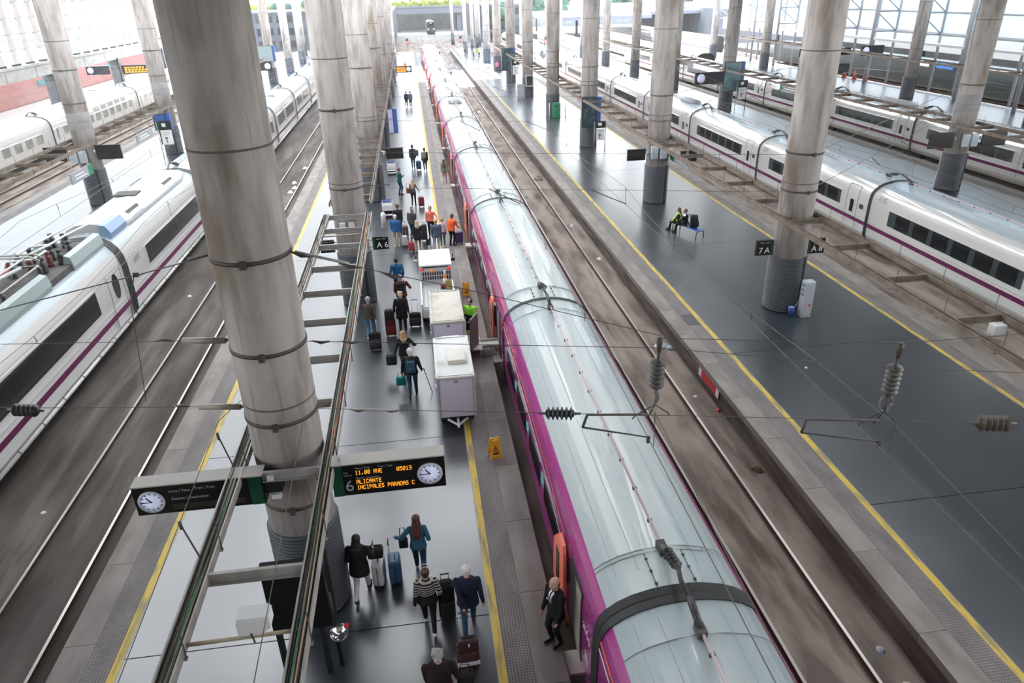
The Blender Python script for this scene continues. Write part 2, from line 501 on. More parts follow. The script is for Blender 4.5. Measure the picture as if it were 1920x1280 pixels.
# left side: retaining wall, concrete beam on square piers, lattice of tapering ribs
wl = sroot('wall_left', (-43.5, 0, 0))
q = MB(); q.bb((-50.3, -16, BEDZ), (-50, 165, 4.3), brick_m); q.build('brick_wall', wl)
q = MB(); q.bb((-43.95, -16, 4.05), (-43.05, 165, 5.3), beam_conc); q.bb((-44.1, -16, 5.3), (-42.9, 165, 5.55), beam_conc); q.build('concrete_beam', wl)
fac = pm('lattice_concrete', (.52, .47, .44), .85, col2=(.42, .38, .35), vs=1, rnd=True)
ROWH = 1.6
rib = MB()
for k in range(7):
    z0 = 5.55 + k * ROWH
    a, b_ = .74, .44
    vs = [(-43.62, -a, z0), (-43.38, -a, z0), (-43.38, a, z0), (-43.62, a, z0), (-43.6, -b_, z0 + ROWH), (-43.4, -b_, z0 + ROWH), (-43.4, b_, z0 + ROWH), (-43.6, b_, z0 + ROWH)]
    rib.add(vs, [(3, 2, 1, 0), (4, 5, 6, 7), (0, 1, 5, 4), (1, 2, 6, 5), (2, 3, 7, 6), (3, 0, 4, 7)], fac)
    rib.box((-43.5, 0, z0 + .1), (.34, 1.6, .2), dark_m if k == 0 else fac)
ribme = rib.mesh('lattice_rib', (-43.5, 0, 0))
for k in range(46):
    o = bpy.data.objects.new('lattice_rib', ribme); COL.objects.link(o); o.parent = wl; o.location = (0, 12.5 + k * 3.27, 0)
for k in range(1, 7):
    q = MB(); q.bb((-43.62, -16, 5.5 + k * ROWH), (-43.4, 165, 5.6 + k * ROWH), fac); q.build('lattice_rail', wl)
pier_m = pm('pier_concrete', (.2, .19, .175), .85, col2=(.13, .125, .12), vs=2)
for y in (14, 35, 56, 77, 98.3, 119.6, 141):
    q = MB(); q.bb((-44.1, y - .6, 0), (-42.9, y + .6, 4.05), pier_m); q.bb((-44.2, y - .7, 3.4), (-42.8, y + .7, 4.05), pier_m)
    q.tube([(-42.8, y - .72, 0), (-42.8, y - .72, 4.3)], .09, dark_m); q.build('pier', wl)
for y in range(24, 160, 7):
    q = MB(); q.bb((-43.04, y - .012, 4.05), (-43.02, y + .012, 5.3), dark_m); q.build('beam_joint', wl)

# right side: steel frame with glazed panes above a canopy fascia
wr = sroot('wall_right', (61.5, 0, 0))
pane_m = pm('frosted_glass', (.75, .9, .97), .25, spec=.5, col2=(.8, .92, .97), vs=.4, st=(1, .5, 1))
def add_translucency(m, col):
    t = m.node_tree; p = t.nodes['Principled BSDF']; o = t.nodes['Material Output']
    tr = t.nodes.new('ShaderNodeBsdfTranslucent'); tr.inputs[0].default_value = (*col, 1)
    mx = t.nodes.new('ShaderNodeMixShader'); mx.inputs[0].default_value = .4
    t.links.new(p.outputs[0], mx.inputs[1]); t.links.new(tr.outputs[0], mx.inputs[2]); t.links.new(mx.outputs[0], o.inputs[0])
add_translucency(pane_m, (.78, .92, .97))
frame_m = pm('frame_steel', (.40, .39, .41), .45, metal=.2)
DY = 4.25
rows_z = [6.2, 8.5, 10.8, 13.2, 16.0]
pane = MB(); pane.box((0, 0, 0), (.03, DY - .2, 1), pane_m)
pane_me = pane.mesh('glass_pane')
for k in range(27):
    y = 31 + k * DY
    q = MB(); q.tube([(61.5, y, -.9 if k % 2 else 0), (61.5, y, 16)], .16, frame_m, 8); q.build('mullion', wr)
    for a, b_ in zip(rows_z[:-1], rows_z[1:]):
        if k < 26:
            o = bpy.data.objects.new('glass_pane', pane_me); COL.objects.link(o); o.parent = wr
            o.location = (.1, y + DY / 2, (a + b_) / 2); o.scale = (1, 1, b_ - a - .12)
    if k % 2 == 0:
        q = MB(); q.tube([(58.4, y, 0), (58.4, y, 16)], .2, frame_m, 8); q.build('truss_post', wr)
        for j, z in enumerate(rows_z[:-1]):
            q = MB(); q.tube([(58.4, y, z), (61.5, y, z)], .09, frame_m, 6); q.build('truss_strut', wr)
            q = MB(); q.tube([(58.4, y, z + 2.3), (61.5, y, z)], .07, frame_m, 6); q.build('truss_brace', wr)
for z in rows_z:
    q = MB(); q.tube([(61.5, 30, z), (61.5, 142, z)], .11 if z > 6.5 else .2, frame_m, 6); q.build('transom', wr)
q = MB(); q.bb((63.6, 20, 4.0), (64.4, 150, 6.1), pm('fascia_grey', (.45, .44, .44), .6)); q.build('canopy_fascia', wr)
q = MB(); q.bb((60.3, 30, 5.0), (61.3, 142, 5.25), lgrey_m); q.build('service_gantry', wr)

# thin haze hanging in the hall and over the far tracks
q = MB(); q.bb((-43, 14, -.9), (58, 150, 15.8), dark_m)
hz = q.build('haze')
hm = bpy.data.materials.new('haze'); hm.use_nodes = True
_n = hm.node_tree; _n.nodes.clear()
_ho = _n.nodes.new('ShaderNodeOutputMaterial'); _hv = _n.nodes.new('ShaderNodeVolumeScatter')
_hv.inputs['Density'].default_value = HAZE_DENSITY; _hv.inputs['Anisotropy'].default_value = .2
_n.links.new(_hv.outputs[0], _ho.inputs['Volume'])
hz.data.materials.clear(); hz.data.materials.append(hm); hz['kind'] = 'stuff'
# ------------------------------------------------------------ round concrete columns
ORD = ['nearest', 'second', 'third', 'fourth', 'fifth', 'sixth', 'seventh', 'eighth', 'ninth', 'tenth']
COLR = .66
def column(x, y, label, straps=(), rings=(5.2, 9.8), sleeve=True, group=None, r=COLR):
    t = thing('concrete_column', label, 'column', (x, y, 0), 0, group, kind='thing')
    b = MB(); b.lathe([(r, 0), (r, 15.99)], concrete, (x, y, 0), 40); b.build('shaft', t)
    for z in rings:
        b = MB(); b.lathe([(r + .001, z - .02), (r + .006, z), (r + .001, z + .02)], pm('pour_joint', (.13, .115, .1), .9), (x, y, 0), 40, caps=False); b.build('pour_joint', t)
    if sleeve:
        pr = []
        for k in range(27):
            z = .02 + k * .083
            pr += [(r + .045, z), (r + .062, z + .03), (r + .062, z + .05), (r + .045, z + .083)]
        b = MB(); b.lathe([(r, .0)] + pr + [(r, 2.28)], sleeve_m, (x, y, 0), 36); b.build('ribbed_sleeve', t)
        for a in (2.6, 5.3):
            b = MB(); b.box((x + (r + .05) * math.cos(a), y + (r + .05) * math.sin(a), 1.15), (.12, .05, 2.3), cream_m if a < 3 else dark_m, rz=a + PI / 2); b.build('sleeve_seam', t)
    if x < -20 and y < 70 or x > 30 and y < 42:
        b = MB(); b.lathe([(r, 4.75), (r + .004, 4.76), (r + .004, 5.75), (r, 5.76)], pm('painted_band', (.25, .245, .25), .8, col2=(.33, .31, .3), vs=2), (x, y, 0), 36, caps=False); b.build('painted_band', t)
    for z in straps:
        b = MB(); b.lathe([(r, z - .035), (r + .02, z - .035), (r + .02, z + .035), (r, z + .035)], strap_m if y < 35 else strap2_m, (x, y, 0), 36)
        b.box((x, y - r - .05, z), (.1, .08, .13), strap_m if y < 35 else strap2_m)
        b.build('steel_strap', t)
    return t
MID_Y = [12.0, 28.9, 45.7, 62.6, 79.4, 96.3, 113.5, 130.5]
for i, y in enumerate(MID_Y):
    column(-2.95, y, [
        'huge stained concrete column nearest the camera with three dark steel straps', 'second concrete column on the middle platform, behind the brown-jacketed man',
        'third concrete column on the middle platform beside stacked luggage carts', 'fourth concrete column in the row along the middle platform', 'fifth concrete column in the row along the middle platform',
        'sixth concrete column in the row along the middle platform', 'seventh concrete column in the row along the middle platform', 'eighth and last concrete column in the row along the middle platform'][i],
        straps=((8.0, 6.3, 4.87, 2.95) if i == 0 else (8.0, 5.0) if i < 4 else (6.3,)), group='columns along the middle platform')
RIGHT_Y = [25.0, 41.5, 59.3, 75.3, 91.8, 107.6, 124, 141]
for i, y in enumerate(RIGHT_Y):
    column(14.3, y, [
        'thick concrete column with a pale cabinet and blue bin at its base', 'concrete column behind the two seated people on the glossy right platform', 'concrete column with a dark poster panel on the right platform',
        'concrete column with a green recycling bin at its foot', 'concrete column with a leaning grey board beside its base', 'concrete column with a small far poster panel',
        'concrete column beside the person in pink, far along the right platform', 'last concrete column far along the right platform by the hi-vis crew'][i],
        straps=((4.9, 6.3) if i < 4 else (6.3,)), group='columns along the right platform')
LEFT_Y = [48.75, 65.2, 82, 99, 117.5, 135, 152]
for i, y in enumerate(LEFT_Y):
    column(-20.7, y, [f'{o} concrete column from the camera on the blown-out left platform' for o in ORD][i], straps=((6.3, 8.2) if i < 3 else ()), group='columns along the left platform')
FR_Y = [40.4, 57.2, 75.4, 92, 109, 126, 143]
for i, y in enumerate(FR_Y):
    column(33.1, y, [f'{o} concrete column on the platform between the two white trains' for o in ORD][i], straps=((6.3,) if i < 2 else ()), group='columns between the white trains')
RR_Y = [59, 77, 94.8, 112.8, 133.5]
for i, y in enumerate(RR_Y):
    column(55.2, y, [f'{o} concrete column on the platform by the glazed steel wall' for o in ORD][i], group='columns by the glazed wall')
SL = sorted([(12.4, 168), (14.6, 176), (16.5, 186), (18, 196), (11.8, 205), (20.4, 181), (28.0, 190), (30.5, 200), (33, 176), (38, 190), (-24, 182), (-30, 196)], key=lambda p: p[0] / p[1])
ORD += ['eleventh', 'twelfth', 'thirteenth', 'fourteenth', 'fifteenth', 'sixteenth']
SLIM = {p: ORD[i].replace('nearest', 'first') + ' slim pale column beyond the hall, counted from the left' for i, p in enumerate(SL)}
for i, (x, y) in enumerate([(12.4, 168), (14.6, 176), (16.5, 186), (18, 196), (11.8, 205), (20.4, 181), (28.0, 190), (30.5, 200), (33, 176), (38, 190), (-24, 182), (-30, 196)]):
    t = thing('slim_column', SLIM[(x, y)], 'column', (x, y, 0), 0, 'slim outer columns', kind='thing')
    b = MB(); b.lathe([(.4, -.9), (.4, 19)], pm('pale_concrete', (.5, .47, .44), .8), (x, y, 0), 16); b.build('shaft', t)
    b = MB(); b.lathe([(.46, -.9), (.46, 2.0)], sleeve_m, (x, y, 0), 16); b.build('base_band', t)
# ------------------------------------------------------------ trains
PROF_LOW = [(1.16, -.64), (1.34, -.52), (1.45, -.25), (1.48, .2), (1.48, 1.3), (1.47, 1.6), (1.44, 1.85), (1.38, 2.03), (1.29, 2.15), (1.25, 2.185), (1.06, 2.33), (.80, 2.45), (.45, 2.54), (.2, 2.57)]
PROF_TALL = [(1.16, -.64), (1.34, -.52), (1.45, -.25), (1.48, .2), (1.48, 1.2), (1.46, 1.8), (1.40, 2.2), (1.27, 2.5), (1.08, 2.75), (.85, 2.9), (.5, 3.0), (.25, 3.03)]
PROF, TOPZ = PROF_LOW, 2.575
def half_at(z):
    for (h0, z0), (h1, z1) in zip(PROF[:-1], PROF[1:]):
        if z0 <= z <= z1: return h0 + (h1 - h0) * (z - z0) / (z1 - z0)
    return PROF[-1][0]
def full_prof(sx=1., sz=1., dz=0., cut=None):
    P = [(h * sx, z * sz + dz) for h, z in PROF]
    return [(-h, z) for h, z in P] + [(0, TOPZ * sz + dz)] + [(h, z) for h, z in reversed(P)]
def body(mb, y0, y1, colour_of, sx=1.):
    pr = full_prof(sx)
    n = len(pr)
    for k in range(n):
        a, b = pr[k], pr[(k + 1) % n]
        m = colour_of((a[1] + b[1]) / 2, (a[0] + b[0]) / 2)
        mb.add([(a[0], y0, a[1]), (b[0], y0, b[1]), (b[0], y1, b[1]), (a[0], y1, a[1])], [(0, 1, 2, 3)], m)
    for y in (y0, y1):
        mb.add([(p[0], y, p[1]) for p in pr], [tuple(range(n))], rubber_m)
    return mb
def smooth_body(o, ang=40):
    me = o.data
    bm = bmesh.new(); bm.from_mesh(me)
    bmesh.ops.remove_doubles(bm, verts=bm.verts, dist=1e-4)
    for f in bm.faces: f.smooth = len(f.verts) == 4
    bm.to_mesh(me); bm.free()
    for e in me.edges: pass
    return o
def patch(mb, side, y0, y1, z0, z1, m, off=.008):
    zs = sorted({z0, z1} | {z for h, z in PROF if z0 < z < z1})
    vs = []
    for z in zs:
        x = side * (half_at(z) + off)
        vs += [(x, y0, z), (x, y1, z)]
    fs = [(2 * i, 2 * i + 1, 2 * i + 3, 2 * i + 2) for i in range(len(zs) - 1)]
    mb.add(vs, fs, m)
    # a rim so that the patch has thickness
    n = len(zs)
    rim = [(side * (half_at(z)), y, z) for z in zs for y in (y0, y1)]
    k = vs + rim
    fr = []
    for i in range(n - 1):
        fr += [(2 * i, 2 * i + 2, 2 * n + 2 * i + 2, 2 * n + 2 * i), (2 * i + 1, 2 * i + 3, 2 * n + 2 * i + 3, 2 * n + 2 * i + 1)]
    fr += [(0, 1, 2 * n + 1, 2 * n), (2 * n - 2, 2 * n - 1, 4 * n - 1, 4 * n - 2)]
    mb.add(k, fr, m)
def swoosh(mb, side, pts, wd, m, off=.012):
    P = []
    for (ya, za), (yb, zb) in zip(pts[:-1], pts[1:]):
        for i in range(6): P.append((ya + (yb - ya) * i / 6, za + (zb - za) * i / 6))
    P.append(pts[-1])
    vs = []
    for y, z in P:
        for d in (-wd / 2, wd / 2):
            vs.append((side * (half_at(z + d) + off), y, z + d))
    mb.add(vs, [(2 * i, 2 * i + 1, 2 * i + 3, 2 * i + 2) for i in range(len(P) - 1)], m)
def side_text(txt, size, m, side, y, z, parent, name='logo'):
    mb = text_mb(txt, size, m, (0, 0, 0), Matrix.Identity(3), extr=.003)
    out = MB()
    vs = []
    for v in mb.v:
        zz = z + v[1]
        vs.append((side * (half_at(zz) + .012 + v[2]), y - side * -v[0] if side > 0 else y - v[0], zz))
    out.add(vs, mb.f, m)
    return out.build(name, parent, False)

pink_m = pm('magenta_livery', (.40, .055, .26), .22, coat=.5)
pinkroof_m = pm('roof_grey_green', (.47, .52, .52), .28, col2=(.40, .47, .49), vs=.5, st=(1.5, .25, 1), rvar=.03, detail=2, coat=.3)
roofedge_m = pm('roof_cream_edge', (.62, .60, .56), .3, coat=.2)
ave_m = pm('train_white', (.66, .645, .62), .22, coat=.5)
ave_roof_m = pm('train_roof_blue_grey', (.47, .54, .58), .28, col2=(.40, .48, .53), vs=.5, st=(1.5, .2, 1), rvar=.03, detail=2, coat=.3)
skirt_m = pm('train_skirt', (.47, .43, .36), .5, col2=(.28, .25, .21), vs=1.2, st=(1, .4, 2))
under_m = pm('underframe', (.02, .02, .02), .8)
glass_m = pm('train_window', (.012, .014, .016), .12, spec=.6)
glass2_m = pm('window_post', (.045, .055, .06), .2)
purple_m = pm('purple_stripe', (.12, .012, .07), .3)
mint_m = pm('mint_mark', (.12, .55, .42), .4)
lineO_m = pm('orange_line', (.85, .16, .08), .4)
door_o_m = pm('coral_door', (.85, .20, .12), .4)
seam_m = pm('panel_seam', (.36, .39, .39), .5)
seamd_m = pm('dark_seam', (.1, .1, .1), .6)
cabl_m = pm('roof_cable_pink', (.55, .42, .45), .45)
clip_m = pm('cable_clip', (.05, .045, .045), .6)
logo_m = pm('logo_grey', (.3, .28, .33), .5)
interior_m = pm('coach_interior', (.30, .27, .23), .7)
CARL, GAP = 13.14, .18
BL = CARL - GAP

def roof_cable(car, x=.0, dark=True, y0=.5, y1=BL - .5):
    b = MB(); b.tube([(x, y0, 2.66), (x, y1, 2.66)], .03, cabl_m, 6); c = b.build('roof_cable', car, False)
    b = MB()
    k = y0 + .2
    while k < y1:
        b.box((x, k, 2.64), (.09, .045, .06), clip_m); k += 1.0
    tag(b.build('cable_clip_row', car, False), kind='stuff')
def coupling(car, x=0., big=False):
    """flexible roof lead that arches over the joint at y = -GAP/2"""
    r = .06 if big else .05
    b = MB()
    b.tube([(x, .95, 2.66), (x + .03, .55, 2.74), (x + .02, .2, 2.86)], [r, r * 1.1, r], insul_m, 8)
    for k in range(5): b.lathe([(r * .8, -.03), (r * 1.75, 0), (r * .8, .03)], insul2_m, (x + .025, .30 + k * .11, 2.83 - k * .025), 10, rot=Matrix.Rotation(PI / 2, 3, 'X'))
    b.tube([(x + .02, .2, 2.86), (x - .06, -.15, 2.92), (x - .02, -.5, 2.84)], r * .7, cable_k, 8)
    b.tube([(x - .02, -.45, 2.86), (x, -.95, 2.68)], r * 1.15, insul2_m, 8)
    b.box((x, .95, 2.63), (.16, .3, .14), clip_m); b.box((x, -.95, 2.63), (.16, .22, .14), insul_m)
    b.build('roof_lead', car, False)
def gangway(car, y0=-GAP, ext=.03):
    b = MB()
    rings = []
    for ya, k in ((-GAP - ext, 1.0), (-GAP - ext, 1.012), (-GAP * .6, 1.006), (-GAP * .5, .995), (-GAP * .4, 1.006), (ext, 1.012), (ext, 1.0)):
        rings.append([(p[0], ya, p[1]) for p in full_prof(k, 1 + (k - 1) * .5)])
    b.loft(rings, rubber_m, smooth=False, caps=False)
    b.build('gangway', car, False)

# ---- pink train
def pcol(z, x):
    if z < -.55: return under_m
    if z < 2.17: return pink_m
    if z < 2.2: return roofedge_m
    return pinkroof_m
def pink_car(t, k, y):
    c = MB(); body(c, 0, BL, pcol)
    car = c.build('carriage', t, False); car.location = (0, y, 0); smooth_body(car)
    gangway(car, ext=.1 if k == 0 else .0)
    # roof seams and hatches
    b = MB()
    for xx in (-.55, .55, .95, -.95):
        z = 2.515 if abs(xx) < .8 else 2.38
        b.bb((xx - .006, .6, z - .01), (xx + .006, BL - .3, z + .004), seam_m)
    b.build('roof_seam', car, False)
    b = MB()
    for yy in (.95, 1.05, BL - .8):
        pts = [(h, yy, z + .006) for h, z in [(-1.25, 2.185), (-1.06, 2.33), (-.8, 2.45), (-.45, 2.54), (0, 2.575), (.45, 2.54), (.8, 2.45), (1.06, 2.33), (1.25, 2.185)]]
        b.tube(pts, .007, seam_m, 4)
    for xx in (-.35, .35): b.bb((xx - .01, .05, 2.53), (xx + .01, .95, 2.555), seamd_m)
    for xx in (-.35, .35):
        for yy in (.2, .5, .8): b.box((xx, yy, 2.555), (.05, .04, .03), clip_m)
    tag(b.build('roof_hatch_lines', car, False), kind='stuff')
    roof_cable(car); coupling(car, big=k == 0)
    near = k < 4
    for side in ((-1, 1) if k < 3 else (-1,)):
        for j in range(4):
            y0 = 3.3 + j * 2.32
            b = MB(); patch(b, side, y0, y0 + 1.75, .62, 1.38, glass_m); b.build('window', car, False)
            if near:
                b = MB(); patch(b, side, y0 + 1.8, y0 + 2.2, .95, 1.18, mint_m); b.build('mint_mark', car, False)
        b = MB()
        swoosh(b, side, [(1.4 + 1.0, 1.22), (4.2, 1.52), (8, 1.66), (BL, 1.70)], .05, white_m)
        swoosh(b, side, [(2.0, 1.62), (4.2, 1.78), (8, 1.84), (BL, 1.86)], .045, lineO_m)
        b.build('livery_line', car, False)
    # open doorway on the platform side with its plug door slid along the body
    b = MB(); patch(b, -1, .95, 2.0, -.45, 1.72, rubber_m, .012); b.build('door_opening', car, False)
    b = MB(); patch(b, -1, 1.02, 1.42, -.35, 1.62, interior_m, .016); patch(b, -1, 1.47, 1.5, -.3, 1.6, steel_m, .02); b.build('vestibule', car, False)
    d = MB()
    pts = [(2.05, -.38), (2.05, 1.5), (2.25, 1.72), (2.7, 1.72), (3.1, 1.4), (3.1, -.38)]
    outer = [(-(half_at(z) + .15), yv, z) for yv, z in pts]; inner = [(-(half_at(z) + .07), yv, z) for yv, z in pts]
    zc = [(yy, zz) for yy, zz in pts]
    d.add(outer, [tuple(range(6))], door_o_m)
    d.loft([outer, inner], door_o_m, smooth=False, caps=True)
    # the door follows the body's curve: split it at the profile heights
    d = MB()
    zs = [-.38, .2, .9, 1.3, 1.6, 1.72]
    rows = []
    for z in zs:
        ya = 2.05 if z < 1.5 else 2.05 + (z - 1.5) * .9
        yb = 3.1 if z < 1.25 else 3.1 - (z - 1.25) * .95
        rows.append([(-(half_at(z) + .07), ya, z), (-(half_at(z) + .14), ya, z), (-(half_at(z) + .14), yb, z), (-(half_at(z) + .07), yb, z)])
    d.loft(rows, door_o_m, smooth=False)
    do = d.build('coral_door', car, False)
    b = MB(); patch(b, -1, 2.45, 2.75, .5, 1.35, glass_m, .15); b.build('door_window', car, False)
    b = MB(); b.bb((-1.76, .7, -.2), (-1.42, 1.25, -.12), cream_m); b.build('folding_step', car, False)
    if k == 0:
        side_text('avlo', .34, white_m, -1, .5, 1.18, car)
        b = MB()
        for j in range(4): b.bb((-1.493, .35 + .06 * j, .45), (-1.485, .39 + .06 * j, .62 + .02 * j), white_m)
        b.build('service_marks', car, False)
    b = MB(); b.bb((-1.1, .8, -.93), (1.1, 1.9, -.6), under_m); b.bb((-1.1, BL - 2, -.93), (1.1, BL - 1, -.6), under_m); b.bb((-.9, 2, -.8), (.9, BL - 2, -.6), under_m); b.build('running_gear', car, False)
    return car
def nose(t, y, colour_of, length=6., flip=1, label='driving_head'):
    rings = []
    cols = []
    m_all = []
    sec = [(0, 1, 1, 0), (.35, 1, .99, 0), (.6, .97, .93, -.02), (.78, .88, .78, -.08), (.9, .72, .58, -.16), (.97, .5, .38, -.25), (1., .25, .2, -.3)]
    mb = MB()
    R_ = []
    for f, sx, sz, dz in sec:
        pr = full_prof(sx, sz, dz if f < 1 else dz)
        R_.append([(p[0], f * length * flip, p[1] + (-.2 * f)) for p in pr])
    n = len(R_[0])
    pr = full_prof()
    for i in range(len(R_) - 1):
        for k in range(n):
            a, b = pr[k], pr[(k + 1) % n]
            zc_ = (a[1] + b[1]) / 2
            m = colour_of(zc_, 0)
            if i in (2, 3) and zc_ > 1.7: m = glass_m if True else m
            mb.add([R_[i][k], R_[i][(k + 1) % n], R_[i + 1][(k + 1) % n], R_[i + 1][k]], [(0, 1, 2, 3)], m, True)
    mb.add(R_[-1], [tuple(range(n))], colour_of(.5, 0))
    o = mb.build('driving_head', t, False); o.location = (0, y, 0)
    return smooth_body(o)
PX = 3.89
pt = thing('high_speed_train', 'magenta and pale-roofed high-speed train standing with open doors at the middle platform', 'train', (PX, 0, 0))
Y0 = 8.5 - CARL + GAP / 2
for k in range(-1, 10):
    pink_car(pt, k, 8.5 + GAP / 2 + k * CARL)
yend = 8.5 + GAP / 2 + 10 * CARL
c = MB(); body(c, 0, 14, pcol); car = c.build('power_car', pt, False); car.location = (0, yend, 0); smooth_body(car); gangway(car); coupling(car)
nose(pt, yend + 14, pcol)
# roof equipment far along the train
b = MB(); b.loft([[(h * s_ * .62, yy, 2.5 + (z - 2.2) * .5 * s_) for h, z in [(-1, 2.2), (-.8, 2.75), (0, 3.0), (.8, 2.75), (1, 2.2)]] for yy, s_ in ((68.6, .6), (69.2, 1), (71, 1), (71.6, .6))], pm('roof_pod_grey', (.22, .23, .25), .5)); b.build('roof_pod', pt, False)

# ---- white trains with a purple stripe
def acol(z, x):
    if z < -.55: return under_m
    if z < -.2: return skirt_m
    if z < 2.38: return ave_m
    return ave_roof_m
def ave_car(t, k, y, sides=(-1,), first=False, plain=False):
    c = MB(); body(c, 0, BL, acol)
    car = c.build('carriage', t, False); car.location = (0, y, 0); smooth_body(car)
    gangway(car)
    if not plain:
        roof_cable(car); coupling(car)
    for s in sides:
        b = MB(); patch(b, s, 0, BL, .22, .42, purple_m); b.build('purple_stripe', car, False)
        b = MB(); patch(b, s, 0, BL, .54, .56, seam_m, .004); patch(b, s, 0, BL, -.2, -.17, seam_m, .01); b.build('side_crease', car, False)
        if plain: continue
        for j in range(6):
            y0 = 2.9 + j * 1.36
            b = MB(); patch(b, s, y0, y0 + 1.05, .77, 1.51, glass_m); b.build('window', car, False)
        for j in range(7):
            y0 = 2.9 + j * 1.36 - .31
            b = MB(); patch(b, s, y0, y0 + (.31 if j < 6 else .6), .77, 1.51, glass2_m, .006); b.build('window_post', car, False)
        b = MB()
        for q in ((.95, .98, -.2, 2.05), (1.98, 2.01, -.2, 2.05), (.95, 2.01, 2.05, 2.08)): patch(b, s, *q, seamd_m, .004)
        tag(b.build('door_outline', car, False), kind='stuff')
        b = MB(); patch(b, s, 1.3, 1.62, .62, 1.3, glass_m); b.build('door_window', car, False)
        b = MB(); patch(b, s, .4, .75, .98, 1.22, glass2_m); b.build('destination_display', car, False)
        side_text('AVE', .42, logo_m, s, BL - .85, 1.86, car)
    b = MB(); b.bb((-1.1, .0, -.93), (1.1, 1., -.6), under_m); b.bb((-1.1, BL - 1, -.93), (1.1, BL, -.6), under_m); b.bb((-.9, 1, -.8), (.9, BL - 1, -.6), under_m); b.build('running_gear', car, False)
    return car
def ave_copy(src, t, y):
    c = src.copy(); COL.objects.link(c); c.parent = t; c.location = (0, y, 0)
    for ch in list(src.children):
        d = ch.copy(); COL.objects.link(d); d.parent = c
    return c
# right-hand train (near side faces -x)
rt = thing('high_speed_train', 'white high-speed train with purple stripe directly across the tracks from the glossy right platform', 'train', (24.8, 0, 0))
c0 = ave_car(rt, 0, 33.6 - CARL + GAP / 2)
for k in list(range(-2, 0)) + list(range(1, 8)):
    ave_copy(c0, rt, 33.6 - CARL + GAP / 2 + k * CARL)
ye = 33.6 - CARL + GAP / 2 + 8 * CARL
nose(rt, ye - .1, acol, 7)
pod = MB()
pod.loft([[(h * s_ * .55, yy, 2.45 + (z - 2.2) * .7 * s_) for h, z in [(-1, 2.2), (-.85, 2.6), (0, 2.75), (.85, 2.6), (1, 2.2)]] for yy, s_ in ((62.4, .7), (62.8, 1), (65.2, 1), (65.6, .7))], pm('roof_pod_grey', (.22, .23, .25), .5))
pod.build('roof_pod', rt, False)
# its twin beyond, nose to nose
rt2 = thing('high_speed_train', 'far white high-speed train unit, nose against the nose of the train by the glossy platform', 'train', (24.8, 0, 0))
ys2 = ye + 7 + .4
nose(rt2, ys2 + 7, acol, 7, flip=-1)
for k in range(4): ave_copy(c0, rt2, ys2 + 7 + k * CARL)
# second train on the right
r2 = thing('high_speed_train', 'second white high-speed train with purple stripe, beyond the platform with five slim shadows', 'train', (41.0, 0, 0))
r2['label'] = 'second white high-speed train with purple stripe, standing nearer to the glazed steel wall'
for k in range(-2, 6): ave_copy(c0, r2, 53.4 + GAP / 2 + k * CARL)
nose(r2, 53.4 + GAP / 2 + 6 * CARL - .1, acol, 7)
pod2 = MB()
pod2.loft([[(h * s_ * .6, yy, 2.45 + (z - 2.2) * .8 * s_) for h, z in [(-1, 2.2), (-.9, 2.55), (0, 2.75), (.9, 2.55), (1, 2.2)]] for yy, s_ in ((55.9, .7), (56.3, 1), (59.8, 1), (60.2, .7))], pm('roof_pod_pale', (.4, .41, .42), .5))
pod2.build('roof_pod', r2, False)
for i, (x, ya, n, lb) in enumerate([(45.2, 112, 5, 'distant white train on the track beside the glazed wall platform'), (62.6, 150, 4, 'far white train outside beyond the hall on the right'), (7.68 + 28, 150, 4, 'far white train outside the hall behind the slim columns')]):
    t = thing('distant_train', lb, 'train', (x, 0, 0))
    src = ave_car(t, 0, ya, plain=True) if i == 0 else None
    if i == 0: dsrc = src
    for k in range(1 if i == 0 else 0, n): ave_copy(dsrc, t, ya + k * CARL)

# ---- left-hand train: equipment car with pantograph, air-conditioning car, then saloon cars
LX = -14.17
PROF, TOPZ = PROF_TALL, 3.05
LIFT = .47
lt = thing('high_speed_train', 'white high-speed train with purple stripe and raised pantograph gear on its roof', 'train', (LX, 0, 0))
def left_windows(car, spans, zz=(.95, 1.88)):
    for a, b_ in spans:
        q = MB(); patch(q, 1, a, b_, zz[0], zz[1], glass_m); q.build('window', car, False)
def left_base(y):
    c = MB(); body(c, 0, BL, acol)
    car = c.build('carriage', lt, False); car.location = (0, y, 0); smooth_body(car); gangway(car, ext=.2)
    b = MB(); patch(b, 1, 0, BL, .21, .43, purple_m); b.build('purple_stripe', car, False)
    b = MB(); patch(b, 1, 0, BL, .60, .62, seam_m, .004); patch(b, 1, 0, BL, 2.02, 2.03, seamd_m, .003); patch(b, 1, 0, BL, -.24, -.2, seam_m, .012); b.build('side_crease', car, False)
    b = MB(); b.bb((-1.1, .0, -.93), (1.1, 1., -.6), under_m); b.bb((-1.1, BL - 1, -.93), (1.1, BL, -.6), under_m); b.bb((-.9, 1, -.8), (.9, BL - 1, -.6), under_m); b.build('running_gear', car, False)
    b = MB(); b.tube([(1.4, 0, -.42), (1.4, BL, -.42)], .09, ave_m, 8)
    for j in range(8): b.lathe([(.095, -.03), (.1, 0), (.095, .03)], seamd_m, (1.4, .8 + j * 1.6, -.42), 10, rot=Matrix.Rotation(PI / 2, 3, 'X'))
    b.build('skirt_rail', car, False)
    return car
JL = 30.3
eq = left_base(JL - CARL + GAP / 2)
left_windows(eq, [(1.0, 9.85)])
b = MB()
for q in ((11.05, 11.08, -.3, 2.0), (12.45, 12.48, -.3, 2.0)): patch(b, 1, *q, seamd_m, .005)
tag(b.build('door_outline', eq, False), kind='stuff')
b = MB(); N_ = 24
ov = [(11.75 + .30 * math.cos(2 * PI * k / N_), 1.38 + .52 * math.sin(2 * PI * k / N_)) for k in range(N_)]
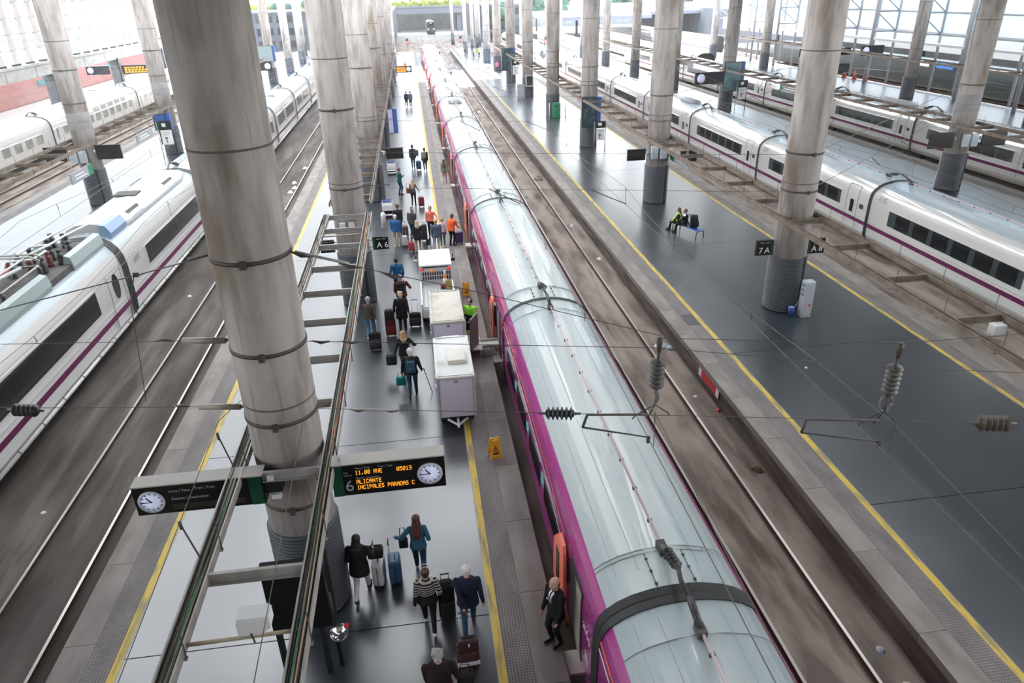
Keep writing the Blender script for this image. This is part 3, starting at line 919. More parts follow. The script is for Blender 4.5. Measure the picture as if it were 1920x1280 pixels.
for zz in range(1, 4):
    for k in range(N_):
        f0, f1 = (zz - 1) / 3, zz / 3
        P_ = [(11.75 + (y_ - 11.75) * f, 1.38 + (z_ - 1.38) * f) for f in (f0, f1) for y_, z_ in (ov[k], ov[(k + 1) % N_])]
        b.add([(half_at(z_) + .014, y_, z_) for y_, z_ in P_], [(0, 1, 3, 2)], glass_m)
b.build('oval_window', eq, False)
b = MB(); b.bb((-.98, 3.2, 2.36), (.98, 12.6, 2.6), pm('roof_well', (.10, .095, .09), .7, col2=(.05, .045, .04), vs=2)); b.build('roof_well', eq, False)
fair_m = pm('roof_fairing', (.31, .37, .365), .35)
for s in (-1, 1):
    for a, b_ in ((3.4, 7.9), (9.8, 12.7)):
        q = MB()
        sec = [(s * 1.02, 2.22), (s * 1.06, 2.5), (s * .98, 2.86), (s * .78, 2.93), (s * .7, 2.6)]
        q.loft([[(x, a, z) for x, z in sec], [(x, b_, z) for x, z in sec]], fair_m, smooth=False); q.build('roof_fairing', eq, False)
q = MB(); q.loft([[(h * s_, yy, 2.2 + z * s_) for h, z in [(-1.08, 0), (-1., .42), (-.6, .66), (0, .72), (.6, .66), (1., .42), (1.08, 0)]] for yy, s_ in ((-.0, .8), (.5, 1), (1.9, 1.), (2.9, .98), (3.4, .55))], fair_m); q.build('roof_dome', eq, False)
# pantograph: base, folded arms, bow, insulators
pg = MB()
for x in (-.45, .45):
    for y in (6.0, 8.6): pg.lathe([(.1, 0), (.1, .04), (.05, .05)] + [(r_, .06 + j * .05) for j in range(6) for r_ in (.11, .055)] + [(.06, .38)], insul2_m, (x, y, 2.6), 10)
pg.build('pantograph_insulator', eq, False)
pg = MB()
pg.tube([(-.45, 6, 3.0), (.45, 6, 3.0), (.45, 8.6, 3.0), (-.45, 8.6, 3.0), (-.45, 6, 3.0)], .04, steel_m, 6)
pg.build('pantograph_base', eq, False)
pg = MB()
pg.tube([(0, 8.3, 3.05), (0, 5.0, 3.35)], .07, lgrey_m, 8)
pg.tube([(-.12, 5.05, 3.4), (-.5, 7.9, 3.55)], .035, lgrey_m, 6); pg.tube([(.12, 5.05, 3.4), (.5, 7.9, 3.55)], .035, lgrey_m, 6)
pg.tube([(-.3, 8.2, 3.05), (-.1, 5.4, 3.25)], .03, red_m, 6)
pg.build('pantograph_arm', eq, False)
pg = MB()
for yy in (7.85, 8.15): pg.tube([(-.95, yy, 3.42), (-.7, yy, 3.58), (.7, yy, 3.58), (.95, yy, 3.42)], .035, steel_m, 6)
pg.tube([(-.5, 7.8, 3.55), (-.5, 8.2, 3.55)], .03, steel_m, 6); pg.tube([(.5, 7.8, 3.55), (.5, 8.2, 3.55)], .03, steel_m, 6)
pg.build('pantograph_bow', eq, False)
pg = MB()
for x, y in ((-.7, 8.9), (-.2, 9.3), (.4, 9.0), (.55, 10.9), (-.75, 9.7), (.62, 9.9), (-.1, 12.0), (-.6, 12.1), (-.55, 10.2), (.1, 10.4), (.3, 9.7), (-.4, 11.3), (.2, 11.6)):
    pg.lathe([(.12, 0), (.12, .05)] + [(r_, .08 + j * .06) for j in range(6) for r_ in (.14, .07)] + [(.08, .5), (.1, .56), (0, .58)], insul2_m if (x + y) % 1 > .4 else pm('insulator_red_brown', (.16, .04, .03), .4), (x, y, 2.6), 12)
pg.build('roof_insulator_group', eq, False)['kind'] = 'stuff'
pg = MB()
for pts in ([(-.6, 8.6, 3.2), (-.55, 10.2, 3.2), (-.4, 11.3, 3.2), (-.35, 13.6, 3.1)], [(-.2, 9.1, 3.2), (.1, 10.4, 3.2), (.2, 11.6, 3.2), (.25, 13.6, 3.05)], [(.25, 8.8, 3.2), (.3, 9.7, 3.2)], [(-.6, 8.6, 3.2), (.25, 8.8, 3.2)], [(-.55, 10.2, 3.22), (.1, 10.4, 3.22)], [(-.3, 7.4, 3.05), (-.6, 8.6, 3.2)]):
    pg.tube(pts, .04, white2_m, 6)
pg.build('roof_busbar', eq, False)
side_text('AVE', .5, logo_m, 1, .5, 1.75, eq)
# air-conditioning car
ac = left_base(JL + GAP / 2)
left_windows(ac, [(2.6, 11.4)], (.95, 1.80))
q = MB(); patch(q, 1, 7.4, 7.6, .95, 1.80, glass2_m, .012); q.build('window_post', ac, False)
side_text('AVE', .42, logo_m, 1, 1.35, 1.66, ac)
q = MB(); q.loft([[(h * s_, yy, 2.25 + z * s_) for h, z in [(-1.06, 0), (-1.0, .34), (-.75, .52), (0, .58), (.75, .52), (1.0, .34), (1.06, 0)]] for yy, s_ in ((2.4, .93), (2.7, 1), (11.0, 1), (12.2, .85), (12.9, .35))], pm('unit_silver', (.55, .57, .58), .25, coat=.4)); q.build('roof_unit', ac, False)
for y in (3.2, 8.6):
    for s in (-1, 1):
        q = MB(); q.loft([[(s * 1.02, y, 2.52), (s * .77, y, 2.795), (s * .72, y, 2.78), (s * .97, y, 2.5)], [(s * 1.02, y + 1.5, 2.52), (s * .77, y + 1.5, 2.795), (s * .72, y + 1.5, 2.78), (s * .97, y + 1.5, 2.5)]], pm('grille_dark', (.05, .046, .04), .6), smooth=False); q.build('air_grille', ac, False)
q = MB(); q.bb((-.75, 6.0, 2.83), (.3, 6.9, 2.88), pm('grille_dark', (.05, .046, .04), .6)); q.build('roof_vent', ac, False)
q = MB(); q.loft([[(h, yy, 2.3 + z) for h, z in [(.55, .0), (1.0, .0), (1.04, .3), (.86, .62), (.6, .64)]] for yy in (.5, 2.3)], pm('fairing_blue', (.22, .32, .46), .3), smooth=False); q.build('roof_fairing', ac, False)
q = MB(); q.loft([[(h, yy, 2.4 + z * .95) for h, z in [(-1., 0), (-.9, .3), (-.5, .5), (0, .56), (.5, .5), (.55, 0)]] for yy in (.9, 2.4)], pm('hood_grey', (.42, .4, .4), .6), smooth=False); q.build('roof_hood', ac, False)
for car in (eq, ac):
    for ch in car.children:
        if ch.name.split('.')[0] in ('roof_well', 'roof_fairing', 'roof_dome', 'roof_insulator_group', 'roof_busbar', 'roof_unit', 'air_grille', 'roof_vent', 'roof_hood') or ch.name.startswith('pantograph'): ch.location.z += LIFT
# saloon cars further on
s1 = left_base(JL + GAP / 2 + CARL); left_windows(s1, [(1.3, 5.0), (6.2, 11.4)])
side_text('AVE', .55, logo_m, 1, 5.6, 1.3, s1)
b = MB(); b.tube([(0, .4, 2.65), (0, BL - .4, 2.65)], .03, cabl_m, 6); b.build('roof_cable', s1, False).location.z = LIFT; coupling(s1)
for ch in s1.children:
    if ch.name.startswith('roof_lead'): ch.location.z = LIFT
for k in range(2, 9): ave_copy(s1, lt, JL + GAP / 2 + k * CARL)
q = MB(); q.loft([[(h, yy, 2.9 + z) for h, z in [(-.7, 0), (-.5, .2), (.5, .2), (.7, 0)]] for yy in (76, 78.5)], pm('roof_pod_grey', (.22, .23, .25), .5), smooth=False); q.build('roof_pod', lt, False)

PROF, TOPZ = PROF_LOW, 2.575
# ---- far left white train with paired windows
ll = thing('high_speed_train', 'plain white train with pale paired windows in front of the red brick wall', 'train', (-34.6, 0, 0))
def lcol(z, x): return under_m if z < -.55 else ave_m
pal_glass = pm('pale_window', (.16, .17, .16), .12, spec=.7, col2=(.3, .29, .26), vs=1.5)
LLC = 23.4
def ll_car(y, double):
    c = MB(); body(c, 0, LLC - GAP, lcol)
    car = c.build('carriage', ll, False); car.location = (0, y, 0); smooth_body(car); gangway(car)
    for j in range(10):
        a = 2.2 + j * 1.98
        q = MB(); patch(q, 1, a, a + 1.25, .55, 1.3, pal_glass); q.build('window', car, False)
        if double and 3 < j < 9:
            q = MB(); patch(q, 1, a, a + 1.25, 1.5, 1.88, pal_glass); q.build('upper_window', car, False)
    for j in range(7):
        q = MB(); q.bb((-1.0, .9 + 3.1 * j, 2.45), (.3, 3.5 + 3.1 * j, 2.72), white_m); q.build('roof_unit', car, False)
    q = MB(); patch(q, 1, .7, 1.1, .3, 1.3, pal_glass); q.build('door_window', car, False)
    q = MB(); q.bb((-1.1, 0, -.93), (1.1, LLC - GAP, -.6), under_m); q.build('running_gear', car, False)
    coupling(car)
for k in range(-2, 4): ll_car(72.0 + GAP / 2 + k * LLC, k in (0, 1))
# ------------------------------------------------------------ cable trays on hangers along the column rows
TZ = 4.0
def tray(name, label, xl, xr, y0, y1, rung_ys, cables=False, group='cable tray frames along the platforms', TZ=TZ):
    wd = .2 if cables else .09
    steel_m, tray_m = (globals()['steel_m'], globals()['tray_m']) if cables else (tray2_m, tray2_m)
    t = thing(name, label, 'cable tray', (xl, y0, TZ), 0, group)
    for x in (xl, xr):
        b = MB()
        b.bb((x - wd / 2, y0, TZ - .02), (x + wd / 2, y1, TZ), tray_m)
        b.bb((x - wd / 2 - .025, y0, TZ - .07), (x - wd / 2, y1, TZ + .1), steel_m); b.bb((x + wd / 2, y0, TZ - .07), (x + wd / 2 + .025, y1, TZ + .1), steel_m)
        b.build('side_channel', t)
        if cables:
            b = MB()
            mm = [cable_k, cable_k, cable_g, cable_b, cable_k, cable_o, cable_b, cable_k] if x == xr else [cable_k, cable_k, cable_b, cable_k, cable_g, cable_b, cable_k]
            for i, m in enumerate(mm):
                xx = x - wd / 2 + .025 + i * (wd - .04) / len(mm)
                pts = [(xx + random.uniform(-.012, .012), y0 + (y1 - y0) * k / 26, TZ + .03 + random.uniform(0, .05)) for k in range(27)]
                b.tube(pts, .014 if m is not cable_g else .012, m, 5)
            b.build('cable_run', t)
        b = MB()
        y = y0 + 1
        while y < y1:
            b.bb((x - wd / 2 - .06, y - .03, TZ - .1), (x + wd / 2 + .06, y + .03, TZ - .07), steel_m)
            b.tube([(x + wd / 2 + .05, y, TZ - .1), (x + wd / 2 + .05, y, TZ + .5)], .01, wire_m, 4)
            y += 2.1
        tag(b.build('hanger_row', t), kind='stuff')
    for y, kind in rung_ys:
        b = MB()
        if kind == 'bar':
            b.bb((xl + wd / 2, y - .03, TZ - .1), (xr - wd / 2, y + .03, TZ + .08), steel_m)
            b.bb((xl + wd / 2, y - .09, TZ - .1), (xr - wd / 2, y - .03, TZ - .08), steel_m)
            b.build('cross_bar', t)
        else:
            b.tube([(xl, y, TZ), (xr, y, TZ + .03)], .03, cable_b, 6); b.build('cross_conduit', t)
    return t
tray('cable_tray', 'twin cable tray with green and black cables hung beside the huge nearest column', -3.78, -2.12, 2.0, 28.2,
     [(7.35, 'pipe'), (8.6, 'bar'), (11.1, 'bar'), (13.6, 'bar'), (15.7, 'bar'), (17.9, 'bar'), (20.0, 'bar'), (22.1, 'bar'), (24.3, 'bar'), (25.5, 'pipe'), (26.2, 'bar'), (28.0, 'bar')], True)
tray('cable_tray', 'twin cable tray frame beyond the second middle-platform column', -3.78, -2.12, 29.8, 128, [(31 + k * 2.1, 'bar') for k in range(0, 45)], False)
tray('cable_tray', 'rusty twin cable tray frame along the glossy right platform', 13.54, 15.05, 2, 131, [(3.2 + k * 3.0, 'bar') for k in range(42)], False, TZ=3.85)
tray('cable_tray', 'twin cable tray frame crossing in front of the plain white train', -21.65, -19.85, 24, 112, [(25 + k * 2.4, 'bar') for k in range(36)], False)
tray('cable_tray', 'twin cable tray frame on the platform between the white trains', 32.2, 34.0, 20, 128, [(21 + k * 3, 'bar') for k in range(35)], False)
tray('cable_tray', 'twin cable tray frame in front of the glazed steel wall', 54.4, 56.2, 50, 130, [(51 + k * 4, 'bar') for k in range(19)], False)

# ------------------------------------------------------------ overhead line: spans between columns, insulators, registration arms
def lerp(a, b, t): return Vector(a) + (Vector(b) - Vector(a)) * t
def shed_insulator(name, p, d, m, parent, L=.55, r=.13, n=6, body_r=.085, cap=True):
    d = Vector(d).normalized()
    rot = d.to_track_quat('Z', 'Y').to_matrix()
    pr = [(.02, -L / 2 - .14), (.03, -L / 2 - .02), (body_r, -L / 2)]
    for k in range(n):
        z = -L / 2 + L * (k + .5) / n * .999
        pr += [(body_r * .8, z - L / n * .42), (r, z - L / n * .08), (r, z + L / n * .05), (body_r * .8, z + L / n * .3)]
    pr += [(body_r, L / 2), (.03, L / 2 + .02), (.02, L / 2 + .14)]
    b = MB(); b.lathe(pr, m, p, 16, rot); return b.build(name, parent)
A3, B3, L3 = Vector((-2.95, 12.0, 0)), Vector((14.3, 8.6, 0)), Vector((-20.7, 16.2, 0))
def on(P, Q, x, z):
    t = (x - P.x) / (Q.x - P.x)
    v = P + (Q - P) * t; return Vector((v.x, v.y, z))
ab = lambda x, z: on(A3, B3, x, z)
al = lambda x, z: on(A3, L3, x, z)
def arm(parent, joint, tip, hang):
    b = MB(); b.tube([joint, hang], .026, wire_m, 6); b.build('drop_bracket', parent)
    b = MB(); b.tube([hang, tip], [.02, .015], wire_m, 6); b.box(tip - Vector((0, 0, .05)), (.06, .05, .14), wire_m); b.build('registration_arm', parent)
# lower span over the two tracks (z 4.8)
t = thing('catenary_span', 'lower overhead span wire with registration arms crossing the magenta train roof', 'span wire', ab(-2.3, 4.86))
b = MB(); b.tube([ab(-2.25, 4.87), ab(5.0, 4.81), ab(13.6, 4.68)], .0065, wire_m, 5); b.build('wire', t)
shed_insulator('insulator', ab(2.24, 4.83), B3 - A3, insul2_m, t, .5, .13, 6)
shed_insulator('insulator', ab(9.87, 4.74), B3 - A3, pm('insulator_brown', (.085, .065, .05), .45), t, .52, .15, 5, .1)
b = MB(); b.tube([ab(-1.62, 4.86), ab(-.8, 4.85)], .022, steel_m, 6)
for x in (-1.5, -.88): b.tube([ab(x - .14, 4.86), ab(x, 4.83), ab(x + .14, 4.85)], [.012, .03, .014], insul_m, 6)
b.build('wire_splice', t)
b = MB(); b.tube([ab(2.72, 4.81), ab(3.83, 4.83)], .024, insul_m, 6); b.build('registration_tube', t)
arm(t, ab(2.74, 4.81), ab(3.87, 4.33), ab(2.66, 4.53))
b = MB(); b.tube([ab(6.63, 4.77), ab(7.9, 4.77)], .024, insul_m, 6); b.build('registration_tube', t)
arm(t, ab(6.65, 4.76), ab(8.0, 4.31), ab(6.6, 4.48))
# upper span (z 6.3) with the hanging insulators
t = thing('catenary_span', 'upper overhead span wire carrying two hanging grey insulators over the tracks', 'span wire', ab(-2.3, 6.3))
b = MB(); b.tube([ab(-2.25, 6.3), ab(3.95, 6.21), ab(8, 5.85), ab(13.6, 5.66)], .0065, wire_m, 5); b.build('wire', t)
b = MB(); b.tube([ab(3.95, 6.4), ab(7.95, 6.33), ab(13.6, 6.9)], .0065, wire_m, 5); b.build('wire', t)
b = MB()
for x in (-2.0, -1.45): b.tube([ab(x - .16, 6.31), ab(x, 6.27), ab(x + .16, 6.3)], [.012, .03, .014], insul_m, 6)
b.build('wire_splice', t)
for x, ztop in ((3.94, 6.42), (7.96, 6.34)):
    b = MB(); b.tube([ab(x, ztop), ab(x, ztop - .1), ab(x, ztop - .3)], [.05, .06, .03], wire_m, 8); b.build('clevis', t)
    shed_insulator('insulator', ab(x, ztop - .72), (0, 0, 1), pm('insulator_taupe', (.06, .054, .047), .5), t, .55, .14, 6, .115)
    b = MB(); c_ = ab(x, ztop - 1.22)
    if x > 5:
        b.tube([c_ + Vector((.12 * math.cos(q), .02, .17 * math.sin(q))) for q in [2 * PI * k / 16 for k in range(17)]], .022, pm('saddle_grey', (.16, .155, .15), .4), 6); b.tube([c_ + Vector((0, 0, .2)), c_ - Vector((0, 0, .12))], .026, insul_m, 6)
    else: b.tube([c_ + Vector((0, 0, .24)), c_ + Vector((.04, 0, .0)), c_ - Vector((.03, 0, .22))], [.03, .05, .02], pm('saddle_grey', (.16, .155, .15), .4), 8)
    b.build('saddle', t)
    b = MB()
    for dx in (-.32, -.05, .3): b.tube([c_ - Vector((0, 0, .15)), c_ + Vector((dx, .1, -.42)), c_ + Vector((dx * 1.15, .12, -.5))], .013, cable_k, 5)
    b.build('jumper_lead', t)
# top wire from the first strap
t = thing('catenary_span', 'sagging top stay wire with dark clamps running from the highest column strap', 'span wire', ab(-2.3, 8.0))
b = MB(); b.tube([ab(-2.25, 8.0), ab(-.73, 7.62), ab(.7, 7.3), ab(3.95, 6.45)], .007, wire_m, 5); b.build('wire', t)
b = MB()
for x in (-2.1, -1.3, -.6): b.tube([ab(x - .18, 8.0 - (x - .18 + 2.25) * .25), ab(x, 7.96 - (x + 2.25) * .25), ab(x + .2, 8.0 - (x + .2 + 2.25) * .25)], [.014, .034, .014], insul_m, 6)
b.tube([ab(-2.2, 8.0), ab(-1.3, 7.78)], .025, steel_m, 6)
b.build('wire_clamp', t)
# left spans
for z, lb in ((6.3, 'upper'), (4.88, 'lower')):
    t = thing('catenary_span', f'{lb} overhead span wire left of the huge column with a pale insulator rod', 'span wire', al(-3.7, z))
    b = MB(); b.tube([al(-3.62, z), al(-8.4, z - .22), al(-12, z - .1)], .0065, wire_m, 5); b.build('wire', t)
    b = MB(); b.tube([al(-3.75, z - .01), al(-4.55, z - .04)], .06, pm('insulator_rod', (.30, .28, .23), .5), 10); b.build('insulator_rod', t)
    b = MB(); b.tube([al(-3.6, z), al(-3.78, z)], .03, wire_m, 6); b.tube([al(-4.75, z - .05), al(-4.9, z - .02), al(-5.1, z - .06)], [.012, .03, .012], insul_m, 6); b.build('clamp', t)
    if z < 5: shed_insulator('insulator', al(-8.15, 4.62), L3 - A3, insul2_m, t, .5, .13, 5, .09)
t = thing('catenary_span', 'thin stay wire sloping left from the topmost column strap over the white train', 'span wire', al(-3.7, 7.9))
b = MB(); b.tube([al(-3.6, 7.95), al(-5.04, 7.55), al(-7.9, 6.8), al(-12, 6.0)], .012, wire_m, 5); b.tube([al(-3.62, 7.95), al(-4.1, 7.85)], .02, insul_m, 6); b.build('wire', t)
b = MB(); b.tube([al(-5.15, 7.52), al(-5.35, 6.9), al(-5.6, 4.9)], .008, wire_m, 5); b.box(al(-5.1, 7.55), (.08, .06, .08), wire_m); b.build('drop_lead', t)
# contact wires and messenger wires along the tracks
def contact(xc, y0, y1, lb, dx=.12, sup=16.9, off=10.3):
    t = thing('contact_wire', lb, 'overhead wire', (xc, y0, 4.3))
    b = MB(); pts = []; mp = []
    y = y0; k = 0
    while y <= y1:
        pts.append((xc + dx * (1 if k % 2 else -1), y, 4.3)); y += sup; k += 1
    b.tube(pts, .009, copper_m, 5); b.build('wire', t)
    b = MB(); n = int((y1 - y0) / 2.8)
    for i in range(n + 1):
        yy = y0 + (y1 - y0) * i / n; ph = ((yy - off) % sup) / sup
        mp.append((xc, yy, 5.05 - .55 * 4 * ph * (1 - ph)))
    b.tube(mp, .008, copper_m, 5); b.build('messenger', t)
    b = MB()
    for (x, yy, z) in mp[1:-1:2]:
        b.tube([(x, yy, z), (x + .02, yy, 4.3)], .008, wire_m, 4)
        b.tube([(x, yy - .02, z), (x + .05, yy, z - .12), (x, yy + .02, z - .2)], .006, wire_m, 4)
    tag(b.build('dropper_row', t), kind='stuff')
    return t
contact(3.87, 2, 170, 'contact and messenger wires strung above the magenta train')
contact(7.9, 1, 190, 'contact and messenger wires strung above the empty track beside the glossy platform')
contact(-9.74, 3, 170, 'contact and messenger wires strung above the empty track left of the huge column')
contact(-14.15, 4, 170, 'contact and messenger wires strung above the train with the pantograph')
contact(21.05, 8, 170, 'contact and messenger wires above the bare track before the right white train')
contact(24.8, 10, 170, 'contact and messenger wires strung above the right white train')
contact(41.0, 25, 170, 'contact and messenger wires strung above the second right white train')
contact(-34.6, 40, 165, 'contact and messenger wires strung above the plain white train')
contact(45.2, 35, 165, 'contact and messenger wires above the track beside the glazed wall platform')
# spans at the further column pairs
for i in range(1, 7):
    ya, yb = MID_Y[i], RIGHT_Y[i - 1]
    t = thing('catenary_span', f'{ORD[i]} set of overhead span wires crossing between the middle and right column rows', 'span wire', (-2.2, ya, 4.9))
    for z in (4.9, 6.3):
        b = MB(); b.tube([(-2.3, ya, z), (13.6, yb, z - .1)], .007, wire_m, 5); b.build('wire', t)
    b = MB(); b.tube([(2.7, ya + (yb - ya) * .33, 4.88), (3.87, ya + (yb - ya) * .41, 4.3)], .02, wire_m, 5); b.tube([(6.6, ya + (yb - ya) * .57, 4.86), (7.95, ya + (yb - ya) * .66, 4.3)], .02, wire_m, 5); b.build('registration_arm', t)
    b = MB(); b.tube([(-2.25, ya - .2, 5.0), (-1.2, ya - .2, 5.0)], .02, wire_m, 5); b.build('stub_arm', t)
    ya, yb = RIGHT_Y[i - 1], FR_Y[i - 1]
    t = thing('catenary_span', f'{ORD[i - 1]} set of overhead span wires crossing above the right white train', 'span wire', (15, ya, 4.9))
    for z in (4.9, 6.3):
        b = MB(); b.tube([(14.9, ya, z), (32.5, yb, z - .1)], .014, copper_m, 5); b.build('wire', t)
    b = MB(); b.tube([(20, ya + (yb - ya) * .28, 4.88), (21.1, ya + (yb - ya) * .34, 4.3)], .02, wire_m, 5); b.tube([(23.5, ya + (yb - ya) * .48, 4.86), (24.85, ya + (yb - ya) * .55, 4.3)], .02, wire_m, 5); b.build('registration_arm', t)
# stay wires parallel to the near tray
t = thing('stay_wire', 'thin stay wire above the near cable tray beside the left clock board', 'wire', (-3.9, 4, 4.7))
b = MB(); b.tube([(-3.95, 3, 4.62), (-4.0, 11.6, 4.95), (-3.72, 12.2, 5.0)], .007, wire_m, 5); b.build('wire', t)
b = MB()
for y in (8.9, 11.3): b.tube([(-3.98, y, 4.86), (-3.85, y + .05, 4.1)], .014, wire_m, 5); b.tube([(-3.98, y, 4.88), (-3.97, y, 4.74)], .025, wire_m, 6)
b.build('turnbuckle', t)
t = thing('stay_wire', 'thin stay wire running over the near tray in front of the huge column', 'wire', (-2.5, 4, 4.7))
b = MB(); b.tube([(-2.35, 3, 4.6), (-2.45, 11.2, 4.95)], .007, wire_m, 5); b.build('wire', t)

# ------------------------------------------------------------ signs and boards
def clock_face(parent, x, y, z, r=.27):
    """dial facing -y"""
    rot = Matrix.Rotation(PI / 2, 3, 'X')
    b = MB(); b.lathe([(0, 0), (r, 0), (r, .012), (0, .012)], dial_m, (x, y, z), 28, rot); b.build('clock_dial', parent)
    b = MB(); b.lathe([(r, 0), (r + .02, 0), (r + .02, .03), (r, .03)], lgrey_m, (x, y, z), 28, rot, caps=False); b.build('clock_rim', parent)
    b = MB()
    for k in range(60):
        a = k * PI / 30; L = .05 if k % 5 == 0 else .018; q = .012 if k % 5 == 0 else .005
        b.box((x + math.sin(a) * (r - .02 - L / 2), y - .018, z + math.cos(a) * (r - .02 - L / 2)), (q, .006, L), dark_m, rot=Matrix.Rotation(a, 3, 'Y'))
    b.build('minute_marks', parent)
    b = MB()
    for a, L, q in ((R(322), .14, .022), (R(270), .21, .014)):
        b.box((x + math.sin(a) * L * .42, y - .028, z + math.cos(a) * L * .42), (q, .006, L), dark_m, rot=Matrix.Rotation(a, 3, 'Y'))
    b.build('clock_hands', parent)
def put_text(txt, size, m, x, y, z, parent, name='lettering', align='LEFT'):
    return text_mb(txt, size, m, (x, y, z), FACE_NEG_Y, align).build(name, parent)
# right departure board
YB = 11.0
t = thing('departure_board', 'hanging black departure board with amber text, big 6 and a clock', 'sign', (-2.0, YB, 3.43))
b = MB(); b.bb((-2.05, YB, 3.43), (.04, YB + .32, 4.12), screen_m); b.bb((-2.05, YB - .008, 4.115), (.05, YB + .33, 4.14), boardtop_m); b.build('housing', t)
b = MB(); b.bb((-2.06, YB - .012, 3.43), (-1.86, YB, 4.1), green_m); b.build('green_band', t)
b = MB(); b.bb((-1.65, YB - .006, 3.5), (-.5, YB, 3.99), pm('led_field', (.006, .006, .006), .4)); b.build('led_field', t)
b = MB()
led_text(b, '11.00 AVE', -1.62, YB - .006, 3.98, .0135, amber_m, .69)
led_text(b, '05013', -.86, YB - .006, 3.98, .0135, amber_m, .72)
led_text(b, 'ALICANTE', -1.62, YB - .006, 3.77, .0135, amber_m, .73)
led_text(b, 'INCIPALES PARADAS C', -1.62, YB - .006, 3.64, .0135, amber_m, .70)
tag(b.build('led_lettering', t), kind='stuff')
put_text('6', .34, numeral_m, -1.84, YB - .01, 3.64, t, 'platform_number')
put_text('Vía', .06, numeral_m, -1.84, YB - .01, 3.95, t); put_text('Platform', .045, numeral_m, -1.84, YB - .01, 3.89, t)
put_text('Hora | Time', .055, numeral_m, -1.62, YB - .01, 4.03, t); put_text('Tren | Train', .055, numeral_m, -1.2, YB - .01, 4.03, t); put_text('Destino | Destination', .05, numeral_m, -1.62, YB - .01, 3.81, t)
clock_face(t, -.25, YB - .014, 3.77, .22)
b = MB(); b.tube([(-1.9, YB + .15, 4.14), (-1.9, YB + .15, 4.2)], .02, steel_m); b.build('hanger', t)
b = MB(); b.bb((-2.35, YB + .1, 3.6), (-2.05, YB + .35, 3.9), dark_m); b.build('bracket', t)
# left departure board, switched off
t = thing('departure_board', 'hanging black departure board, blank screen, with a clock, over the left platform edge', 'sign', (-5.55, YB, 3.43))
b = MB(); b.bb((-5.57, YB, 3.45), (-3.3, YB + .32, 4.06), screen_m); b.bb((-5.58, YB - .008, 4.06), (-3.29, YB + .33, 4.085), boardtop_m); b.build('housing', t)
b = MB(); b.bb((-3.55, YB - .012, 3.45), (-3.32, YB, 4.05), green_m); b.build('green_band', t)
put_text('Hora | Time', .075, numeral_m, -4.95, YB - .01, 3.93, t); put_text('Tren | Train', .075, numeral_m, -4.5, YB - .01, 3.95, t); put_text('Destino | Destination', .075, numeral_m, -4.93, YB - .01, 3.76, t)
b = MB(); b.bb((-4.95, YB - .006, 3.52), (-3.65, YB, 3.64), pm('off_display', (.03, .028, .026), .35)); b.build('display_strip', t)
clock_face(t, -5.27, YB - .014, 3.75, .215)
b = MB(); b.bb((-3.3, YB + .1, 3.6), (-3.0, YB + .36, 3.95), dark_m); b.build('bracket', t)
b = MB(); b.bb((-3.22, YB + .02, 3.9), (-3.1, YB + .1, 4.02), white_m); b.build('clamp', t)
b = MB(); b.bb((-3.2, YB + .02, 3.5), (-3.02, YB + .1, 3.6), white_m); b.build('clamp', t)
# platform letter signs
def letter_sign(x0, x1, y, z0, z1, txts, lb, green_left):
    t = thing('platform_sign', lb, 'sign', (x0, y, z0), 0, 'platform letter signs')
    b = MB(); b.bb((x0, y, z0), (x1, y + .1, z1), screen_m); b.build('panel', t)
    gx = (x0, x0 + .1) if green_left else (x1 - .1, x1)
    b = MB(); b.bb((gx[0], y - .008, z0), (gx[1], y, z1), green_m); b.build('green_band', t)
    for s, x in txts: put_text(s, .34, print_m, x, y - .008, z0 + .19, t, 'letter', 'CENTER')
    b = MB(); b.bb((x0 + .15, y - .006, z1 - .1), (x0 + .32, y, z1 - .07), numeral_m); b.bb((x0 + .38, y - .006, z1 - .1), (x0 + .55, y, z1 - .07), numeral_m); b.build('small_print', t)
    xm = x1 if not green_left else x0
    b = MB(); b.bb((xm - .02, y + .03, z0 + .1), (xm + (.22 if not green_left else -.22), y + .06, z0 + .14), steel_m); b.bb((xm - .02, y + .03, z1 - .14), (xm + (.22 if not green_left else -.22), y + .06, z1 - .1), steel_m); b.build('bracket', t)
letter_sign(-2.15, -1.5, 28.8, 2.28, 2.82, [('A', -1.88), ('6', -1.59)], 'small black platform sign reading A 6 beside the second column', True)
letter_sign(-4.3, -3.72, 28.8, 2.28, 2.82, [('A', -4.0)], 'small black platform sign reading A left of the second column', False)
letter_sign(12.86, 13.56, 24.9, 2.32, 2.92, [('7', 13.05), ('A', 13.32)], 'small black platform sign reading 7 A on the thick right column', False)
letter_sign(15.02, 15.72, 24.9, 2.26, 2.86, [('A', 15.28), ('8', 15.56)], 'small black platform sign reading A 8 behind the tray on the right column', True)
# black monitors on column arms
def reach(b, p, col, m, r=.03):
    p = Vector(p); c = Vector((col[0], col[1], p.z)); d = (c - p).normalized(); b.tube([p, c - d * (COLR - .02)], r, m, 6)
def monitor(x, y, z, wd, ht, lb, side):
    t = thing('monitor', lb, 'screen', (x, y, z), 0, 'blank monitors on columns')
    b = MB(); b.bb((x - wd / 2, y, z), (x + wd / 2, y + .1, z + ht), screen_m); b.build('screen', t)
    b = MB(); b.bb((x - wd / 2 - .02, y - .004, z + ht), (x + wd / 2 + .02, y + .11, z + ht + .03), dark_m); b.build('top_edge', t)
    xe = x + side * wd / 2
    col = min([(-2.95, 45.7), (14.3, 41.5), (-20.7, 48.75), (33.1, 40.4), (55.2, 94.8)], key=lambda c: (c[0] - x) ** 2 + (c[1] - y) ** 2)
    b = MB(); reach(b, (xe, y + .06, z + ht * .6), col, lgrey_m, .04); b.lathe([(.06, -.1), (.06, .1)], lgrey_m, (xe + side * .12, y + .06, z + ht * .6), 10); b.build('arm', t)
